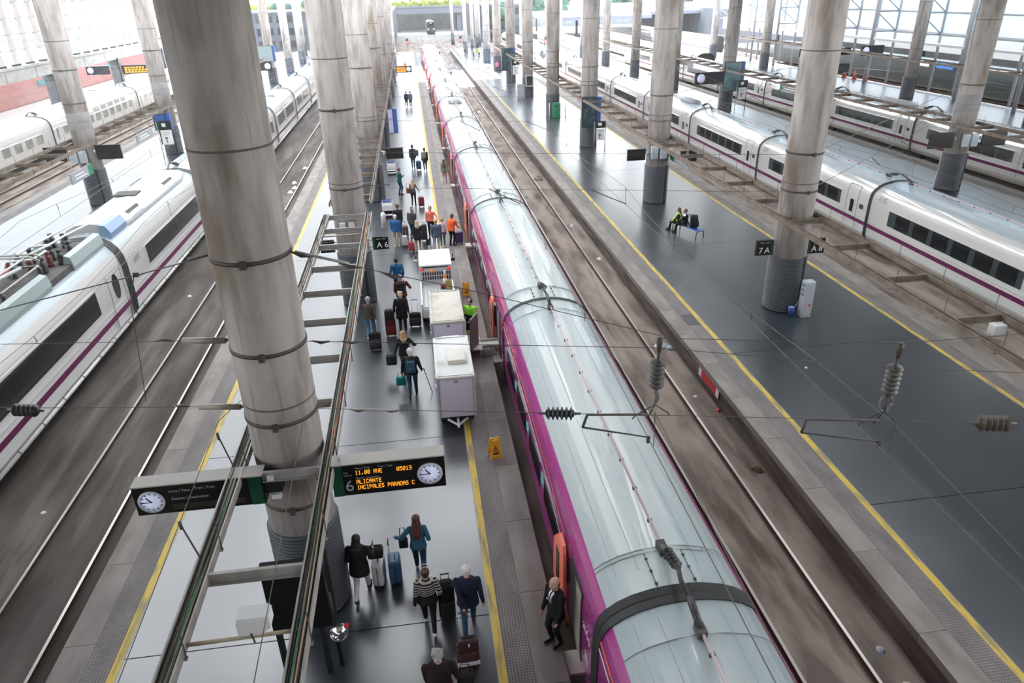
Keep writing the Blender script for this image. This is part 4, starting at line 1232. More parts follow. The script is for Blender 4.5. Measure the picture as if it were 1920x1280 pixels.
monitor(-1.36, 43.5, 2.98, 1.02, .62, 'blank black monitor on an arm over the middle platform', -1)
monitor(12.78, 40.8, 2.72, 1.1, .62, 'blank black monitor beside the column behind the seated pair', 1)
monitor(16.0, 40.8, 2.5, 1.0, .6, 'blank black monitor mostly hidden behind the column of the seated pair', -1)
monitor(-19.25, 48.2, 2.9, 1.5, .85, 'blank black monitor on the left platform column, right-hand side', -1)
monitor(-22.4, 48.2, 2.9, 1.3, .85, 'blank black monitor on the left platform column, half hidden by the tray', 1)
monitor(31.5, 39.8, 2.7, 1.6, .9, 'blank black monitor left of the column between the white trains', 1)
monitor(35.0, 39.8, 2.7, 1.6, .9, 'blank black monitor right of the column between the white trains', -1)
monitor(51.6, 94, 3.2, 1.6, .9, 'tiny blank monitor left of a far column by the glazed wall', 1)
monitor(57.2, 94, 3.2, 1.6, .9, 'tiny blank monitor right of a far column by the glazed wall', -1)
# big tilted black panel under the near tray, on two legs
t = thing('information_panel', 'tall black information panel on two legs under the near cable tray', 'sign', (-2.8, 9.95, 0))
b = MB(); b.bb((-3.36, 9.9, 1.3), (-2.28, 10.04, 2.74), screen_m); b.build('panel', t)
b = MB(); b.bb((-3.38, 9.88, 2.74), (-2.26, 10.1, 2.84), dark_m); b.build('top_cap', t)
b = MB(); b.bb((-3.34, 9.92, 0), (-3.24, 10.02, 1.3), dark_m); b.build('leg', t)
b = MB(); b.bb((-2.54, 9.92, 0), (-2.44, 10.02, 1.3), dark_m); b.build('leg', t)
# lamp on the near tray and its bell-shaped neighbour
t = thing('flood_lamp', 'white box-shaped flood lamp clamped to the conduit between the near trays', 'lamp', (-2.7, 7.35, 4.03))
b = MB(); b.prism([(-2.92, 4.14), (-2.62, 4.14), (-2.48, 4.24), (-2.48, 4.44), (-2.92, 4.40)], 7.25, 7.47, white2_m, 'y'); b.build('body', t)
b = MB(); b.bb((-2.9, 7.24, 4.40), (-2.5, 7.48, 4.46), white_m); b.build('lid', t)
b = MB(); b.tube([(-2.75, 7.24, 4.18), (-2.75, 7.3, 3.95)], .012, dark_m, 5); b.build('clip', t)
t = thing('loudspeaker', 'round silver loudspeaker horn on a dark post at the huge column foot', 'loudspeaker', (-2.25, 10.0, 0))
b = MB(); b.tube([(-2.28, 10.1, 0), (-2.3, 10.1, 1.9)], .045, dark_m, 8); b.build('post', t)
b = MB(); b.lathe([(.05, .25), (.06, .12), (.12, .04), (.17, 0), (.15, .0), (.09, .06), (.0, .1)], pm('chrome_horn', (.6, .62, .62), .15, metal=.9), (-2.2, 9.95, 1.05), 20, Matrix.Rotation(R(205), 3, 'X')); b.build('horn', t)
b = MB(); b.bb((-2.5, 10.02, 1.2), (-2.3, 10.08, 1.26), white_m); b.build('bracket', t)
b = MB(); b.bb((-2.1, 9.98, 1.1), (-2.02, 10.04, 1.18), red_m); b.build('red_tape', t)
# small devices on columns
t = thing('camera_box', 'pair of small white boxes on the second column under the tray', 'box', (-3.1, 28.1, 3.5))
for x in (-3.2, -2.85): b = MB(); b.bb((x - .11, 27.95, 3.4), (x + .11, 28.15, 3.72), white2_m); b.build('box', t)
for x, y, lb in ((14.1, 40.75, 'pair of grey switch boxes on the column behind the seated pair'), (-21.0, 48.0, 'pair of pale switch boxes on the left platform column under the tray'), (33.2, 39.65, 'pair of pale switch boxes on the column between the white trains')):
    t = thing('switch_box', lb, 'box', (x, y, 2.8))
    for dx in (-.28, .28):
        b = MB(); b.rbox((x + dx, y - .05, 3.15), (.42, .2, .75), lgrey_m, .03); b.build('enclosure', t)
        b = MB(); b.bb((x + dx - .15, y - .155, 2.9), (x + dx + .15, y - .15, 3.4), pm('box_door_blue', (.35, .45, .5), .3)); b.build('door', t)
    b = MB(); b.tube([(x - .5, y, 2.7), (x - .55, y, 3.6), (x, y - .02, 3.75), (x + .55, y, 3.6), (x + .5, y, 2.7)], .02, dark_m, 5); b.build('conduit', t)
# advertising panel with pictogram sign
def poster(x, y, z, wd, ht, lb, m, sd):
    t = thing('poster_panel', lb, 'poster', (x, y, z))
    b = MB(); b.bb((x - wd / 2, y, z), (x + wd / 2, y + .16, z + ht), dark_m); b.build('frame', t)
    b = MB(); b.bb((x - wd / 2 + .06, y - .006, z + .06), (x + wd / 2 - .06, y, z + ht - .06), m); b.build('print', t)
    b = MB(); b.bb((x + wd / 2, y, z), (x + wd / 2 + .3, y + .5, z + ht), blue_m); b.build('blue_side', t)

    return t
pd = pm('dark_poster', (.015, .04, .055), .35, col2=(.10, .16, .19), vs=1.6, st=(1.4, 1, 1), lo=.5, hi=.7)
poster(14.05, 58.0, 1.75, 1.25, 2.35, 'dark film-like poster panel with a bluish glow on the third right column', pd, False)
poster(13.7, 106.6, 1.6, 1.6, 3.0, 'far dark poster panel before the sunlit patch on the right platform', pd, False)
poster(33.0, 74.0, 1.9, 1.9, 2.9, 'teal poster panel on a column beyond the right white train', pm('teal_poster', (.03, .1, .12), .3, col2=(.1, .22, .25), vs=1.2), False)
poster(-2.0, 62.0, 1.3, .5, 2.0, 'pale lilac poster edge behind the middle tray, seen side on', pm('lilac_poster', (.4, .38, .55), .4), False)
poster(-20.9, 63.9, 2.1, 1.0, 1.3, 'blue poster panel on the second left platform column', blue_m, False)
poster(-21.2, 116.2, 3.2, 2.4, 2.2, 'far teal poster panel over the blown-out left platform', pm('teal_poster2', (.25, .33, .34), .4), False)
def picto_sign(x, y, lb, s=1.):
    t = thing('direction_sign', lb, 'sign', (x, y, 0), 0, 'pictogram direction signs')
    b = MB(); b.bb((x - .42 * s, y, 1.9 * s), (x + .42 * s, y + .1, 2.45 * s), screen_m); b.build('header', t)
    b = MB(); b.bb((x - .42 * s, y - .006, 1.9 * s), (x - .3 * s, y, 2.45 * s), green_m); b.build('green_band', t)
    b = MB(); b.bb((x - .38 * s, y + .01, .95 * s), (x + .38 * s, y + .07, 1.86 * s), white_m); b.build('panel', t)
    b = MB(); b.bb((x - .38 * s, y + .0, .95 * s), (x - .3 * s, y + .01, 1.86 * s), green_m)
    b.bb((x - .03, y + .0, 1.05 * s), (x + .03, y + .01, 1.4 * s), dark_m); b.box((x - .06, y + .003, 1.38 * s), (.05, .008, .2), dark_m, rot=Matrix.Rotation(R(40), 3, 'Y')); b.box((x + .06, y + .003, 1.38 * s), (.05, .008, .2), dark_m, rot=Matrix.Rotation(R(-40), 3, 'Y'))
    b.bb((x - .2 * s, y + .0, 1.6 * s), (x + .22 * s, y + .01, 1.63 * s), numeral_m); b.bb((x - .2 * s, y + .0, 1.7 * s), (x + .22 * s, y + .01, 1.73 * s), numeral_m); b.build('arrow_print', t)
    b = MB()
    for dx in (-.1, .05): b.prism([(x + dx - .06, 2.1 * s), (x + dx + .06, 2.06 * s), (x + dx + .1, 2.25 * s), (x + dx, 2.33 * s), (x + dx - .08, 2.28 * s)], y - .008, y, print_m, 'y')
    b.build('pictogram', t)
    for dx in (-.45, .45):
        b = MB(); b.tube([(x + dx * s, y + .05, 0), (x + dx * s, y + .05, 2.4 * s)], .03, steel_m if dx < 0 else dark_m, 6); b.build('leg', t)
picto_sign(14.6, 56.6, 'freestanding pictogram sign with an upward arrow before the dark poster')
picto_sign(-20.2, 62.4, 'freestanding pictogram sign with an upward arrow on the left platform', 1.25)
picto_sign(33.9, 73.4, 'small freestanding pictogram sign under the teal poster', 1.25)
picto_sign(14.6, 105, 'tiny freestanding pictogram sign under the far dark poster', 1.3)
# hanging signs under trays
def hang_sign(x, ya, yb, z0, z1, lb, face, green=None, txt=None):
    t = thing('hanging_sign', lb, 'sign', (x, (ya + yb) / 2, z0), 0, 'signs hung under trays')
    b = MB(); b.bb((x - .05, ya, z0), (x + .05, yb, z1), grey_m); b.build('panel', t)
    if green is not None:
        b = MB(); b.bb((x + face * .05, green[0], z0), (x + face * .058, green[1], z1), green2_m); b.build('green_band', t)
    if txt == '-':
        b = MB()
        for k in range(2): b.bb((x + face * .05, ya + .5, z0 + (z1 - z0) * (.28 + .3 * k)), (x + face * .057, yb - .9 - .4 * k, z0 + (z1 - z0) * (.40 + .3 * k)), print_m)
        b.build('small_print', t)
    elif txt: text_mb(txt, (z1 - z0) * .62, print_m, (x + face * .056, (ya + yb) / 2, (z0 + z1) / 2), FACE_POS_X if face > 0 else FACE_NEG_X).build('lettering', t)
    b = MB()
    for y in (ya + .3, ya + .5, yb - .5, yb - .3): b.tube([(x, y, z1), (x, y, 3.99 if x != 15.05 else 3.84)], .02, steel_m, 5)
    b.build('hanger', t)
hang_sign(-19.85, 43.6, 46.6, 2.4, 3.0, 'grey hanging sign with a green exit square over the left platform', 1, (46.0, 46.6), '-')
hang_sign(-19.85, 55.0, 58.4, 2.6, 3.2, 'plain grey hanging sign further along the left tray', 1, None, '-')
hang_sign(15.05, 38.2, 41.2, 2.6, 3.1, 'grey hanging sign with green square under the right tray', -1, (40.5, 41.2), '7 A 8')
hang_sign(34.0, 60.5, 65.5, 3.0, 3.7, 'long grey hanging sign with green edge before the second right train', -1, (65.0, 65.5), '-')
hang_sign(34.0, 88, 93, 3.0, 3.7, 'far grey hanging sign with green edge by the second right train', -1, (92.3, 93), None)
hang_sign(56.2, 103, 109, 3.2, 4.0, 'far pale hanging sign in front of the glazed wall', -1, None, None)
for y, lb in ((84.5, 'teal sign on the brick wall near the picture edge'), (110, 'teal sign on the brick wall between the square piers'), (134, 'far teal sign on the brick wall')):
    t = thing('wall_sign', lb, 'sign', (-49.97, y, 1.6)); b = MB(); b.bb((-49.98, y - 1.5, 1.7), (-49.9, y + 1.5, 2.4), pm('sign_teal', (.13, .3, .3), .5)); b.build('panel', t)
    b = MB(); b.bb((-49.9, y + .9, 1.7), (-49.89, y + 1.5, 2.4), green2_m); b.build('green_band', t)
# far boards
def far_board(x0, x1, y, z0, z1, lb, lit=True, clockr=True, col=None):
    t = thing('departure_board', lb, 'sign', (x0, y, z0), 0, 'far departure boards')
    b = MB(); b.bb((x0, y, z0), (x1, y + .3, z1), dark_m); b.build('housing', t)
    if lit:
        b = MB()
        wd = x1 - x0
        for k, (a, c) in enumerate(((.08, .62), (.08, .7), (.08, .66))):
            b = MB(); zz = z1 - (z1 - z0) * (.2 + .26 * k)
            for j in range(7):
                u0 = a + (c - a) * j / 7; u1 = a + (c - a) * (j + .72) / 7
                b.bb((x0 + wd * u0, y - .01, zz - (z1 - z0) * .17), (x0 + wd * u1, y, zz), amber_m)
            b.build('led_row', t)
    if col:
        b = MB(); reach(b, (x1 if abs(x1 - col[0]) < abs(x0 - col[0]) else x0, y + .15, (z0 + z1) / 2), col, steel_m, .05); b.build('bracket', t)
    r_ = (z1 - z0) * .36
    b = MB(); b.lathe([(0, 0), (r_, 0), (r_, .02), (0, .02)], dial_m, ((x1 - r_ * 1.4) if clockr else (x0 + r_ * 1.4), y - .01, (z0 + z1) / 2), 20, Matrix.Rotation(PI / 2, 3, 'X')); b.build('clock_dial', t)
far_board(-2.1, .15, 106, 1.95, 2.8, 'far departure board glowing amber over the middle platform', col=(-2.95, 113.5))
far_board(-42.6, -37.2, 119, 2.0, 3.2, 'far departure board with amber rows by a square pier', col=(-43.5, 119.6))
far_board(-47.6, -44.4, 119, 2.0, 3.2, 'far blank departure board with a clock left of a square pier', False, False, (-43.5, 119.6))
far_board(-24.6, -20.4, 116, 2.0, 3.2, 'far pale departure board with a clock on the left platform', False, True, (-20.7, 117.5))
far_board(29.0, 32.3, 74, 2.7, 3.9, 'clock board peeping from behind the right column', False, False, (33.1, 75.4))
far_board(57, 60, 90, 3.4, 4.6, 'dark board with a clock in front of the glazed wall', False, False, (58.4, 90.5))
far_board(46.8, 52, 84, 2.2, 3.2, 'dark clock board at the edge of the thick right column', False, False, (55.2, 77))
# ------------------------------------------------------------ people
def ring(z, rx, ry, cx=0., cy=0., n=14):
    return [Vector((cx + rx * math.cos(2 * PI * k / n), cy + ry * math.sin(2 * PI * k / n), z)) for k in range(n)]
def capsule_rings(p, q, r0, r1, n=10):
    p, q = Vector(p), Vector(q); d = (q - p); L = d.length; d = d / L
    a = d.orthogonal().normalized(); b = d.cross(a)
    out = []
    for s, r in ((-r0 * .95, r0 * .25), (-r0 * .6, r0 * .8), (0, r0), (L * .5, (r0 + r1) / 2), (L, r1), (L + r1 * .6, r1 * .8), (L + r1 * .95, r1 * .25)):
        out.append([p + d * s + (a * math.cos(2 * PI * k / n) + b * math.sin(2 * PI * k / n)) * r for k in range(n)])
    return out
class Body:
    """a figure gathered from tapered lofts, fused into one continuous surface; each face takes the cloth of the nearest source"""
    def __init__(s): s.parts = {}
    def rings(s, lab, rs):
        mb = s.parts.setdefault(lab, MB()); mb.loft(rs, concrete)
    def cap(s, lab, p, q, r0, r1): s.rings(lab, capsule_rings(p, q, r0, r1))
    def ball(s, lab, c, rx, ry, rz, n=12):
        s.rings(lab, [ring(c[2] + rz * math.sin(t), rx * max(.08, math.cos(t)), ry * max(.08, math.cos(t)), c[0], c[1], n) for t in [R(a) for a in (-86, -60, -30, 0, 30, 60, 86)]])
    def fuse(s, name, voxel, mats, parent, zones=None, smooth=2):
        vs, fs = [], []
        trees = []
        for lab, mb in s.parts.items():
            k = len(vs); vs += mb.v; fs += [tuple(k + a for a in f) for f in mb.f]
            trees.append((lab, BVHTree.FromPolygons([Vector(v) for v in mb.v], mb.f)))
        me = bpy.data.meshes.new(name + '_src'); me.from_pydata([tuple(v) for v in vs], [], fs); me.update()
        bm = bmesh.new(); bm.from_mesh(me); bmesh.ops.recalc_face_normals(bm, faces=bm.faces[:]); bm.to_mesh(me); bm.free()
        o = bpy.data.objects.new(name, me); COL.objects.link(o)
        md = o.modifiers.new('fuse', 'REMESH'); md.mode = 'VOXEL'; md.voxel_size = voxel
        dg = bpy.context.evaluated_depsgraph_get()
        out = bpy.data.meshes.new_from_object(o.evaluated_get(dg))
        o.modifiers.clear(); o.data = out; bpy.data.meshes.remove(me)
        bm = bmesh.new(); bm.from_mesh(out)
        for _ in range(smooth): bmesh.ops.smooth_vert(bm, verts=bm.verts[:], factor=.5, use_axis_x=True, use_axis_y=True, use_axis_z=True)
        order = []
        for f in bm.faces:
            c = f.calc_center_median(); best = None
            for lab, t in trees:
                d = t.find_nearest(c)[3]
                if best is None or d < best[0] - 1e-4: best = (d, lab)
            lab = best[1]
            m = zones(lab, c) if zones else None
            m = m or mats[lab]
            if m not in order: order.append(m)
            f.material_index = order.index(m); f.smooth = True
        bm.to_mesh(out); bm.free()
        for m in order: out.materials.append(m)
        out.name = name
        o.parent = parent
        return o
def ik(p, q, l1, l2, hint):
    p, q = Vector(p), Vector(q); d = q - p; L = min(d.length, (l1 + l2) * .995)
    d = d.normalized(); q = p + d * L
    a = (l1 * l1 - l2 * l2 + L * L) / (2 * L); h = math.sqrt(max(l1 * l1 - a * a, 0))
    hv = Vector(hint); hv = (hv - d * hv.dot(d)).normalized()
    return p + d * a + hv * h, q
skin_m = pm('skin', (.50, .29, .21), .55)
def cloth(name, c, rough=.85, **k): return pm(name, c, rough, spec=.25, bump=.15, bs=30, **k)
PEOPLE = {}
def hand(b, w, d, s, side, curl=.6):
    """palm, four fingers of unequal length and a thumb leaving the side of the palm"""
    d = Vector(d).normalized()
    n = Vector((side * 1., 0, 0)); n = (n - d * n.dot(d)).normalized()      # back of the hand points outwards
    u = d.cross(n).normalized()                                            # across the palm
    w = Vector(w)
    b.cap('skin', w, w + d * .075 * s, .026 * s, .034 * s)
    base = w + d * .085 * s
    for i, L in enumerate((.062, .074, .07, .054)):
        off = u * (i - 1.5) * .019 * s
        k1 = base + off + d * L * .5 * s - n * .008 * s
        k2 = k1 + (d * (1 - curl) - n * curl).normalized() * L * .62 * s
        b.cap('skin', base + off * .9, k1, .0095 * s, .009 * s); b.cap('skin', k1, k2, .009 * s, .0075 * s)
    t0 = w + d * .03 * s + u * -.028 * s
    t1 = t0 + (d * .7 - u * .6 - n * .35).normalized() * .045 * s
    b.cap('skin', t0, t1, .012 * s, .0105 * s); b.cap('skin', t1, t1 + (d * .8 - n * .5).normalized() * .03 * s, .0105 * s, .008 * s)
def person(label, x, y, face, h=1.72, z=0., top=None, bottom=None, shoe=None, hair=None, style='short', pose='walk', stride=.26, jacket=True, hem=.80,
           female=False, lh=None, rh=None, lean=.04, zones=None, group=None, sleeve='long', wide=1., swap=False, head_turn=0., voxel=None, skin=None, extra=None, detail=True):
    """face: heading in degrees, 0 = walking straight away from the camera, counter-clockwise positive"""
    t = thing('person', label, 'person', (x, y, z), R(face), group)
    s = h / 1.75
    b = Body()
    top = top or 'top'; bottom = bottom; shoe = shoe or black_m
    sit = pose == 'sit'
    hz = .50 if sit else .915
    ly = lean
    sw = (.152 if female else .170) * (1 + (wide - 1) * .6)
    dz = hz - .915
    def T(rs): return [[Vector((v.x * s, (v.y + (v.z - .9 - dz) * ly) * s, v.z * s)) for v in r] for r in rs]
    def P(v): v = Vector(v); return Vector((v.x * s, (v.y + (v.z - .9 - dz) * (ly if v.z > .9 + dz else 0)) * s, v.z * s))
    j = .018 if jacket else .0
    w_ = wide
    tors = [(1.0, .150, .108), (1.12, .145 if female else .155, .106), (1.25, .163, .118), (1.34, .168 if female else .182, .118), (1.405, .15, .1), (1.45, .085, .075), (1.475, .058, .062)]
    b.rings('top', T([ring(a + dz, (rx + j) * w_ if a < 1.44 else rx, (ry + j) * w_ if a < 1.44 else ry, 0, .0) for a, rx, ry in tors]))
    hips = [(.82, .145, .105), (.9, .175, .125), (.98, .165, .118), (1.05, .15, .108)]
    b.rings('bottom', T([ring(a + dz, rx * w_, ry * w_) for a, rx, ry in hips]))
    if jacket and not sit:
        b.rings('top', T([ring(hem, (.185 + .02) * w_, .14 * w_), ring(hem + .06, .2 * w_, .147 * w_), ring(.95, .19 * w_, .14 * w_), ring(1.08, .168 * w_, .124 * w_), ring(1.2, .17 * w_, .124 * w_)]))
    elif not sit:
        b.rings('top', T([ring(.93, .178 * w_, .13 * w_), ring(1.0, .172 * w_, .126 * w_), ring(1.1, .158 * w_, .115 * w_)]))
    # neck and head
    hx = 0.
    b.cap('skin', P((0, .0, 1.43 + dz)), P((0, .015, 1.53 + dz)), .056 * s, .052 * s)
    hr = [(1.505, .042, .045, .055), (1.535, .060, .074, .040), (1.575, .070, .090, .028), (1.62, .076, .098, .018), (1.665, .076, .1, .012), (1.705, .068, .09, .008), (1.735, .048, .065, .005), (1.752, .018, .025, .004)]
    Mh = Matrix.Translation(P((0, .01, 1.55 + dz))) @ Matrix.Rotation(R(head_turn), 4, 'Z') @ Matrix.Translation(-P((0, .01, 1.55 + dz)))
    def HT(rs): return [[Mh @ Vector((v.x, v.y, v.z)) for v in r] for r in T(rs)]
    def HP(v): return Mh @ P(v)
    hr = [(a, rx * 1.13, ry * 1.06, cy) for a, rx, ry, cy in hr]
    b.rings('skin', HT([ring(a + dz, rx, ry, 0, cy) for a, rx, ry, cy in hr]))
    b.cap('skin', HP((0, .112, 1.635 + dz)), HP((0, .128, 1.595 + dz)), .011 * s, .017 * s)
    b.cap('skin', HP((-.022, .108, 1.553 + dz)), HP((.022, .108, 1.553 + dz)), .011 * s, .011 * s)
    for e in (-1, 1): b.ball('skin', HP((e * .088, .012, 1.615 + dz)), .012 * s, .022 * s, .032 * s)
    # legs
    fl = -1 if swap else 1
    for e in (-1, 1):
        hip = P((e * .092 * w_, 0, .90 + dz))
        if sit:
            knee = Vector((e * .10, .44, .50)) * s; ank = Vector((e * .09, .50 + e * .04, .085)) * s; hip = Vector((e * .1, .02, .50)) * s
        elif pose == 'walk':
            fwd = e * fl > 0
            ank = Vector((e * .085, stride if fwd else -stride * 1.05, .085 if fwd else .16)) * s
            knee, ank = ik(hip, ank, .43 * s, .415 * s, (0, 1, 0))
        else:
            ank = Vector((e * .10, .0 + e * .03, .085)) * s
            knee, ank = ik(hip, ank, .43 * s, .415 * s, (0, 1, 0))
        f_ = .012 if jacket or not female else .004
        b.cap('bottom', hip, knee, (.088 + f_) * s * (w_ * .5 + .5), (.058 + f_) * s)
        b.cap('bottom', knee, ank + Vector((0, 0, .02 * s)), (.058 + f_) * s, (.040 + f_) * s)
        lift = 0 if (sit or pose != 'walk' or e * fl > 0) else .6
        toe = ank + Vector((e * .015, .17, -.05 - lift * .09)) * s; heel = ank + Vector((0, -.04, -.05)) * s
        toe.z = max(toe.z, .034 * s); heel.z = max(heel.z, .034 * s)
        b.cap('shoe', heel, toe, .040 * s, .034 * s); b.cap('shoe', ank, heel, .045 * s, .04 * s)
    # arms
    for e, tgt in ((-1, lh), (1, rh)):
        sh = P((e * (sw + j * .6) * (w_ * .6 + .4), 0, 1.385 + dz))
        if tgt is None:
            sgn = -1 if e * fl > 0 else 1
            tgt = (e * (.215 + .03 * w_), (.14 * sgn if pose == 'walk' else .05), .86)
        q = Vector((tgt[0] * .86, tgt[1], tgt[2])) * s; q.z += dz * s
        el, wr = ik(sh, q, .285 * s, .255 * s, (e * .22, -1, -.1))
        b.cap('top', sh, el, (.052 + j) * s * (w_ * .4 + .6), (.042 + j * .8) * s)
        flab = 'top' if sleeve == 'long' else 'skin'
        b.cap(flab, el, wr, (.042 + (j * .8 if sleeve == 'long' else 0)) * s, (.029 + (j * .7 if sleeve == 'long' else 0)) * s)
        hand(b, wr, (wr - el), s, e)
    mats = {'top': top, 'bottom': bottom, 'shoe': shoe, 'skin': skin or skin_m}
    vx = voxel or (.0115 if y < 30 else .016 if y < 60 else .026)
    b.fuse('body', vx * s, mats, t, zones, 2)
    # hair as a surface of its own
    if style != 'bald' and hair is not None:
        hb = Body(); K = 1.12
        hb.rings('hair', HT([ring(a + dz, rx * K, ry * (K - .05), 0, cy - .010) for a, rx, ry, cy in [(1.60, .078, .09, .0)] + hr[3:]]) + [HT([ring(1.775 + dz, .02, .03, 0, -.01)])[0]])
        hb.rings('hair', HT([ring(1.535 + dz, .052, .045, 0, -.035), ring(1.58 + dz, .075, .066, 0, -.028), ring(1.64 + dz, .08, .075, 0, -.02)]))
        if style == 'long' or style == 'shoulder':
            zb = 1.18 if style == 'long' else 1.36
            hb.rings('hair', T([ring(zb + dz, .07, .026, 0, -.13 - j), ring(zb + .12 + dz, .125, .05, 0, -.115 - j), ring(1.46 + dz, .122, .06, 0, -.085), ring(1.56 + dz, .108, .078, 0, -.045), ring(1.66 + dz, .078, .08, 0, -.02)]))
        if style == 'bun': hb.ball('hair', HP((0, -.09, 1.71 + dz)), .05 * s, .05 * s, .045 * s)
        if style == 'curly':
            for k in range(14):
                a = k * 2.4; hb.ball('hair', HP((.075 * math.cos(a), -.02 + .08 * math.sin(a), 1.66 + .075 * math.sin(k * 1.7) + dz)), .04 * s, .04 * s, .04 * s)
        ho = hb.fuse('hair', .012 * s if y < 60 else .02, {'hair': hair}, t, None, 1)
    if style == 'bald' and hair is not None:
        hb = Body(); hb.rings('hair', HT([ring(1.56 + dz, .066, .05, 0, -.045), ring(1.6 + dz, .08, .068, 0, -.03), ring(1.65 + dz, .081, .07, 0, -.03), ring(1.665 + dz, .07, .06, 0, -.035)])); hb.fuse('hair', .012 * s, {'hair': hair}, t, None, 1)
    if style == 'cap':
        q = MB(); q.loft([[Vector(v) for v in r] for r in HT([ring(1.68 + dz, .083, .108, 0, .005), ring(1.72 + dz, .078, .1, 0, .0), ring(1.765 + dz, .05, .065, 0, 0), ring(1.775 + dz, .02, .02)])], cloth('cap_grey', (.10, .1, .11)))
        q.loft(HT([ring(1.685 + dz, .07, .05, 0, .13), ring(1.7 + dz, .06, .045, 0, .12)]), cloth('cap_grey', (.10, .1, .11))); q.build('cap', t, False)
    if y < 45:
        for e in (-1, 1):
            q = MB(); c = HP((e * .03, .102, 1.628 + dz)); q.lathe([(.002, -.008), (.008, 0), (.002, .008)], dark_m, c, 8); q.build('eye', t, False)
    PEOPLE[label] = (t, s)
    return t
def local(t, v):
    a = t.rotation_euler.z
    return Vector((t.location.x + v[0] * math.cos(a) - v[1] * math.sin(a), t.location.y + v[0] * math.sin(a) + v[1] * math.cos(a), t.location.z + v[2]))

# ------------------------------------------------------------ luggage
def suitcase(label, x, y, rz, m, wd=.44, dp=.26, ht=.62, tilt=0., handle=.45, m2=None, ribs=True, group='wheeled suitcases', soft=False):
    t = thing('suitcase', label, 'suitcase', (x, y, 0), R(rz), group)
    t.rotation_euler.x = R(tilt)
    b = MB(); b.rbox((0, 0, .07 + ht / 2), (wd, dp, ht), m, .13 if soft == 'round' else .07, seg=4)
    b.build('shell', t, False)
    if ribs:
        b = MB()
        for k in range(5):
            xx = -wd * .32 + wd * .16 * k
            b.bb((xx - .012, -dp / 2 - .006, .16), (xx + .012, -dp / 2 + .01, ht - .02), m2 or m); b.bb((xx - .012, dp / 2 - .01, .16), (xx + .012, dp / 2 + .006, ht - .02), m2 or m)
        b.build('rib_group', t, False)['kind'] = 'stuff'
    else:
        b = MB(); b.rbox((0, -dp / 2 - .015, .07 + ht * .36), (wd * .8, .06, ht * .5), m2 or m, .02); b.build('front_pocket', t, False)
    b = MB(); b.loft([[(-wd / 2 - .004, -.008, .12), (-wd / 2 - .004, .008, .12), (-wd / 2 - .004, .008, ht), (-wd / 2 - .004, -.008, ht)], [(-wd / 2 + .01, -.008, .12), (-wd / 2 + .01, .008, .12), (-wd / 2 + .01, .008, ht), (-wd / 2 + .01, -.008, ht)]], dark_m, False); b.build('zip', t, False)
    for sx in (-1, 1):
        for sy in (-1, 1):
            b = MB(); b.lathe([(.0, -.014), (.032, -.014), (.035, 0), (.032, .014), (0, .014)], dark_m, (sx * wd * .38, sy * dp * .34, .035), 10, Matrix.Rotation(PI / 2, 3, 'Y')); b.box((sx * wd * .38, sy * dp * .34, .07), (.045, .04, .03), dark_m); b.build('wheel', t, False)
    b = MB(); b.tube([(-.09, -.02, .07 + ht - .01), (-.08, -.02, .1 + ht), (.08, -.02, .1 + ht), (.09, -.02, .07 + ht - .01)], .012, dark_m, 6); b.build('carry_handle', t, False)
    if handle:
        b = MB(); y_ = dp / 2 - .05
        for sx in (-1, 1): b.tube([(sx * wd * .24, y_, .05 + ht), (sx * wd * .24, y_, .07 + ht + handle)], .009, lgrey_m, 6)
        b.tube([(-wd * .27, y_, .07 + ht + handle), (wd * .27, y_, .07 + ht + handle)], .016, dark_m, 6); b.build('pull_handle', t, False)
    return t
def bag(label, p, size, m, name='handbag', strap=.25, rz=0., cat='bag'):
    t = thing(name, label, cat, p, rz)
    wd, dp, ht = size
    b = MB(); b.rbox((0, 0, ht / 2), (wd, dp, ht), m, min(size) * .28, seg=3); b.build('body', t, False)
    if name == 'backpack':
        b = MB(); b.rbox((0, -dp / 2 - .02, ht * .32), (wd * .7, .07, ht * .42), m, .03); b.build('front_pocket', t, False)
        for e in (-1, 1):
            b = MB(); b.tube([(e * wd * .3, dp / 2 - .02, ht * .95), (e * wd * .36, dp / 2 + .1, ht * 1.02), (e * wd * .38, dp / 2 + .18, ht * .7), (e * wd * .38, dp / 2 + .02, ht * .15)], .018, m, 6); b.build('strap', t, False)
    else:
        b = MB(); b.tube([(-wd * .35, 0, ht * .9), (-wd * .25, 0, ht + strap), (wd * .25, 0, ht + strap), (wd * .35, 0, ht * .9)], .012, m, 6); b.build('strap', t, False)
    return t
H_BLACK = pm('hair_black', (.014, .011, .01), .5, bump=.4, bs=80, bst=(1, 1, .15))
H_BROWN = pm('hair_brown', (.07, .032, .018), .5, bump=.4, bs=80, bst=(1, 1, .15))
H_AUBURN = pm('hair_auburn', (.06, .022, .012), .45, bump=.5, bs=70, bst=(1, 1, .1), col2=(.11, .045, .025), vs=20, st=(1, 1, .1))
H_BLOND = pm('hair_blond', (.42, .27, .13), .5, bump=.4, bs=80, bst=(1, 1, .15))
H_FAIR = pm('hair_fair', (.46, .36, .24), .55, bump=.4, bs=80)
H_WHITE = pm('hair_white', (.62, .6, .57), .6, bump=.4, bs=80)
H_GREY = pm('hair_grey', (.36, .35, .34), .6, bump=.4, bs=80)
c_black = cloth('cloth_black', (.012, .012, .014)); c_black2 = cloth('cloth_black_warm', (.02, .016, .015)); c_navy = cloth('cloth_navy', (.012, .016, .034)); c_denim = cloth('denim', (.035, .11, .19)); c_jeans = cloth('jeans', (.02, .055, .10)); c_jeans2 = cloth('jeans_light', (.06, .17, .30))
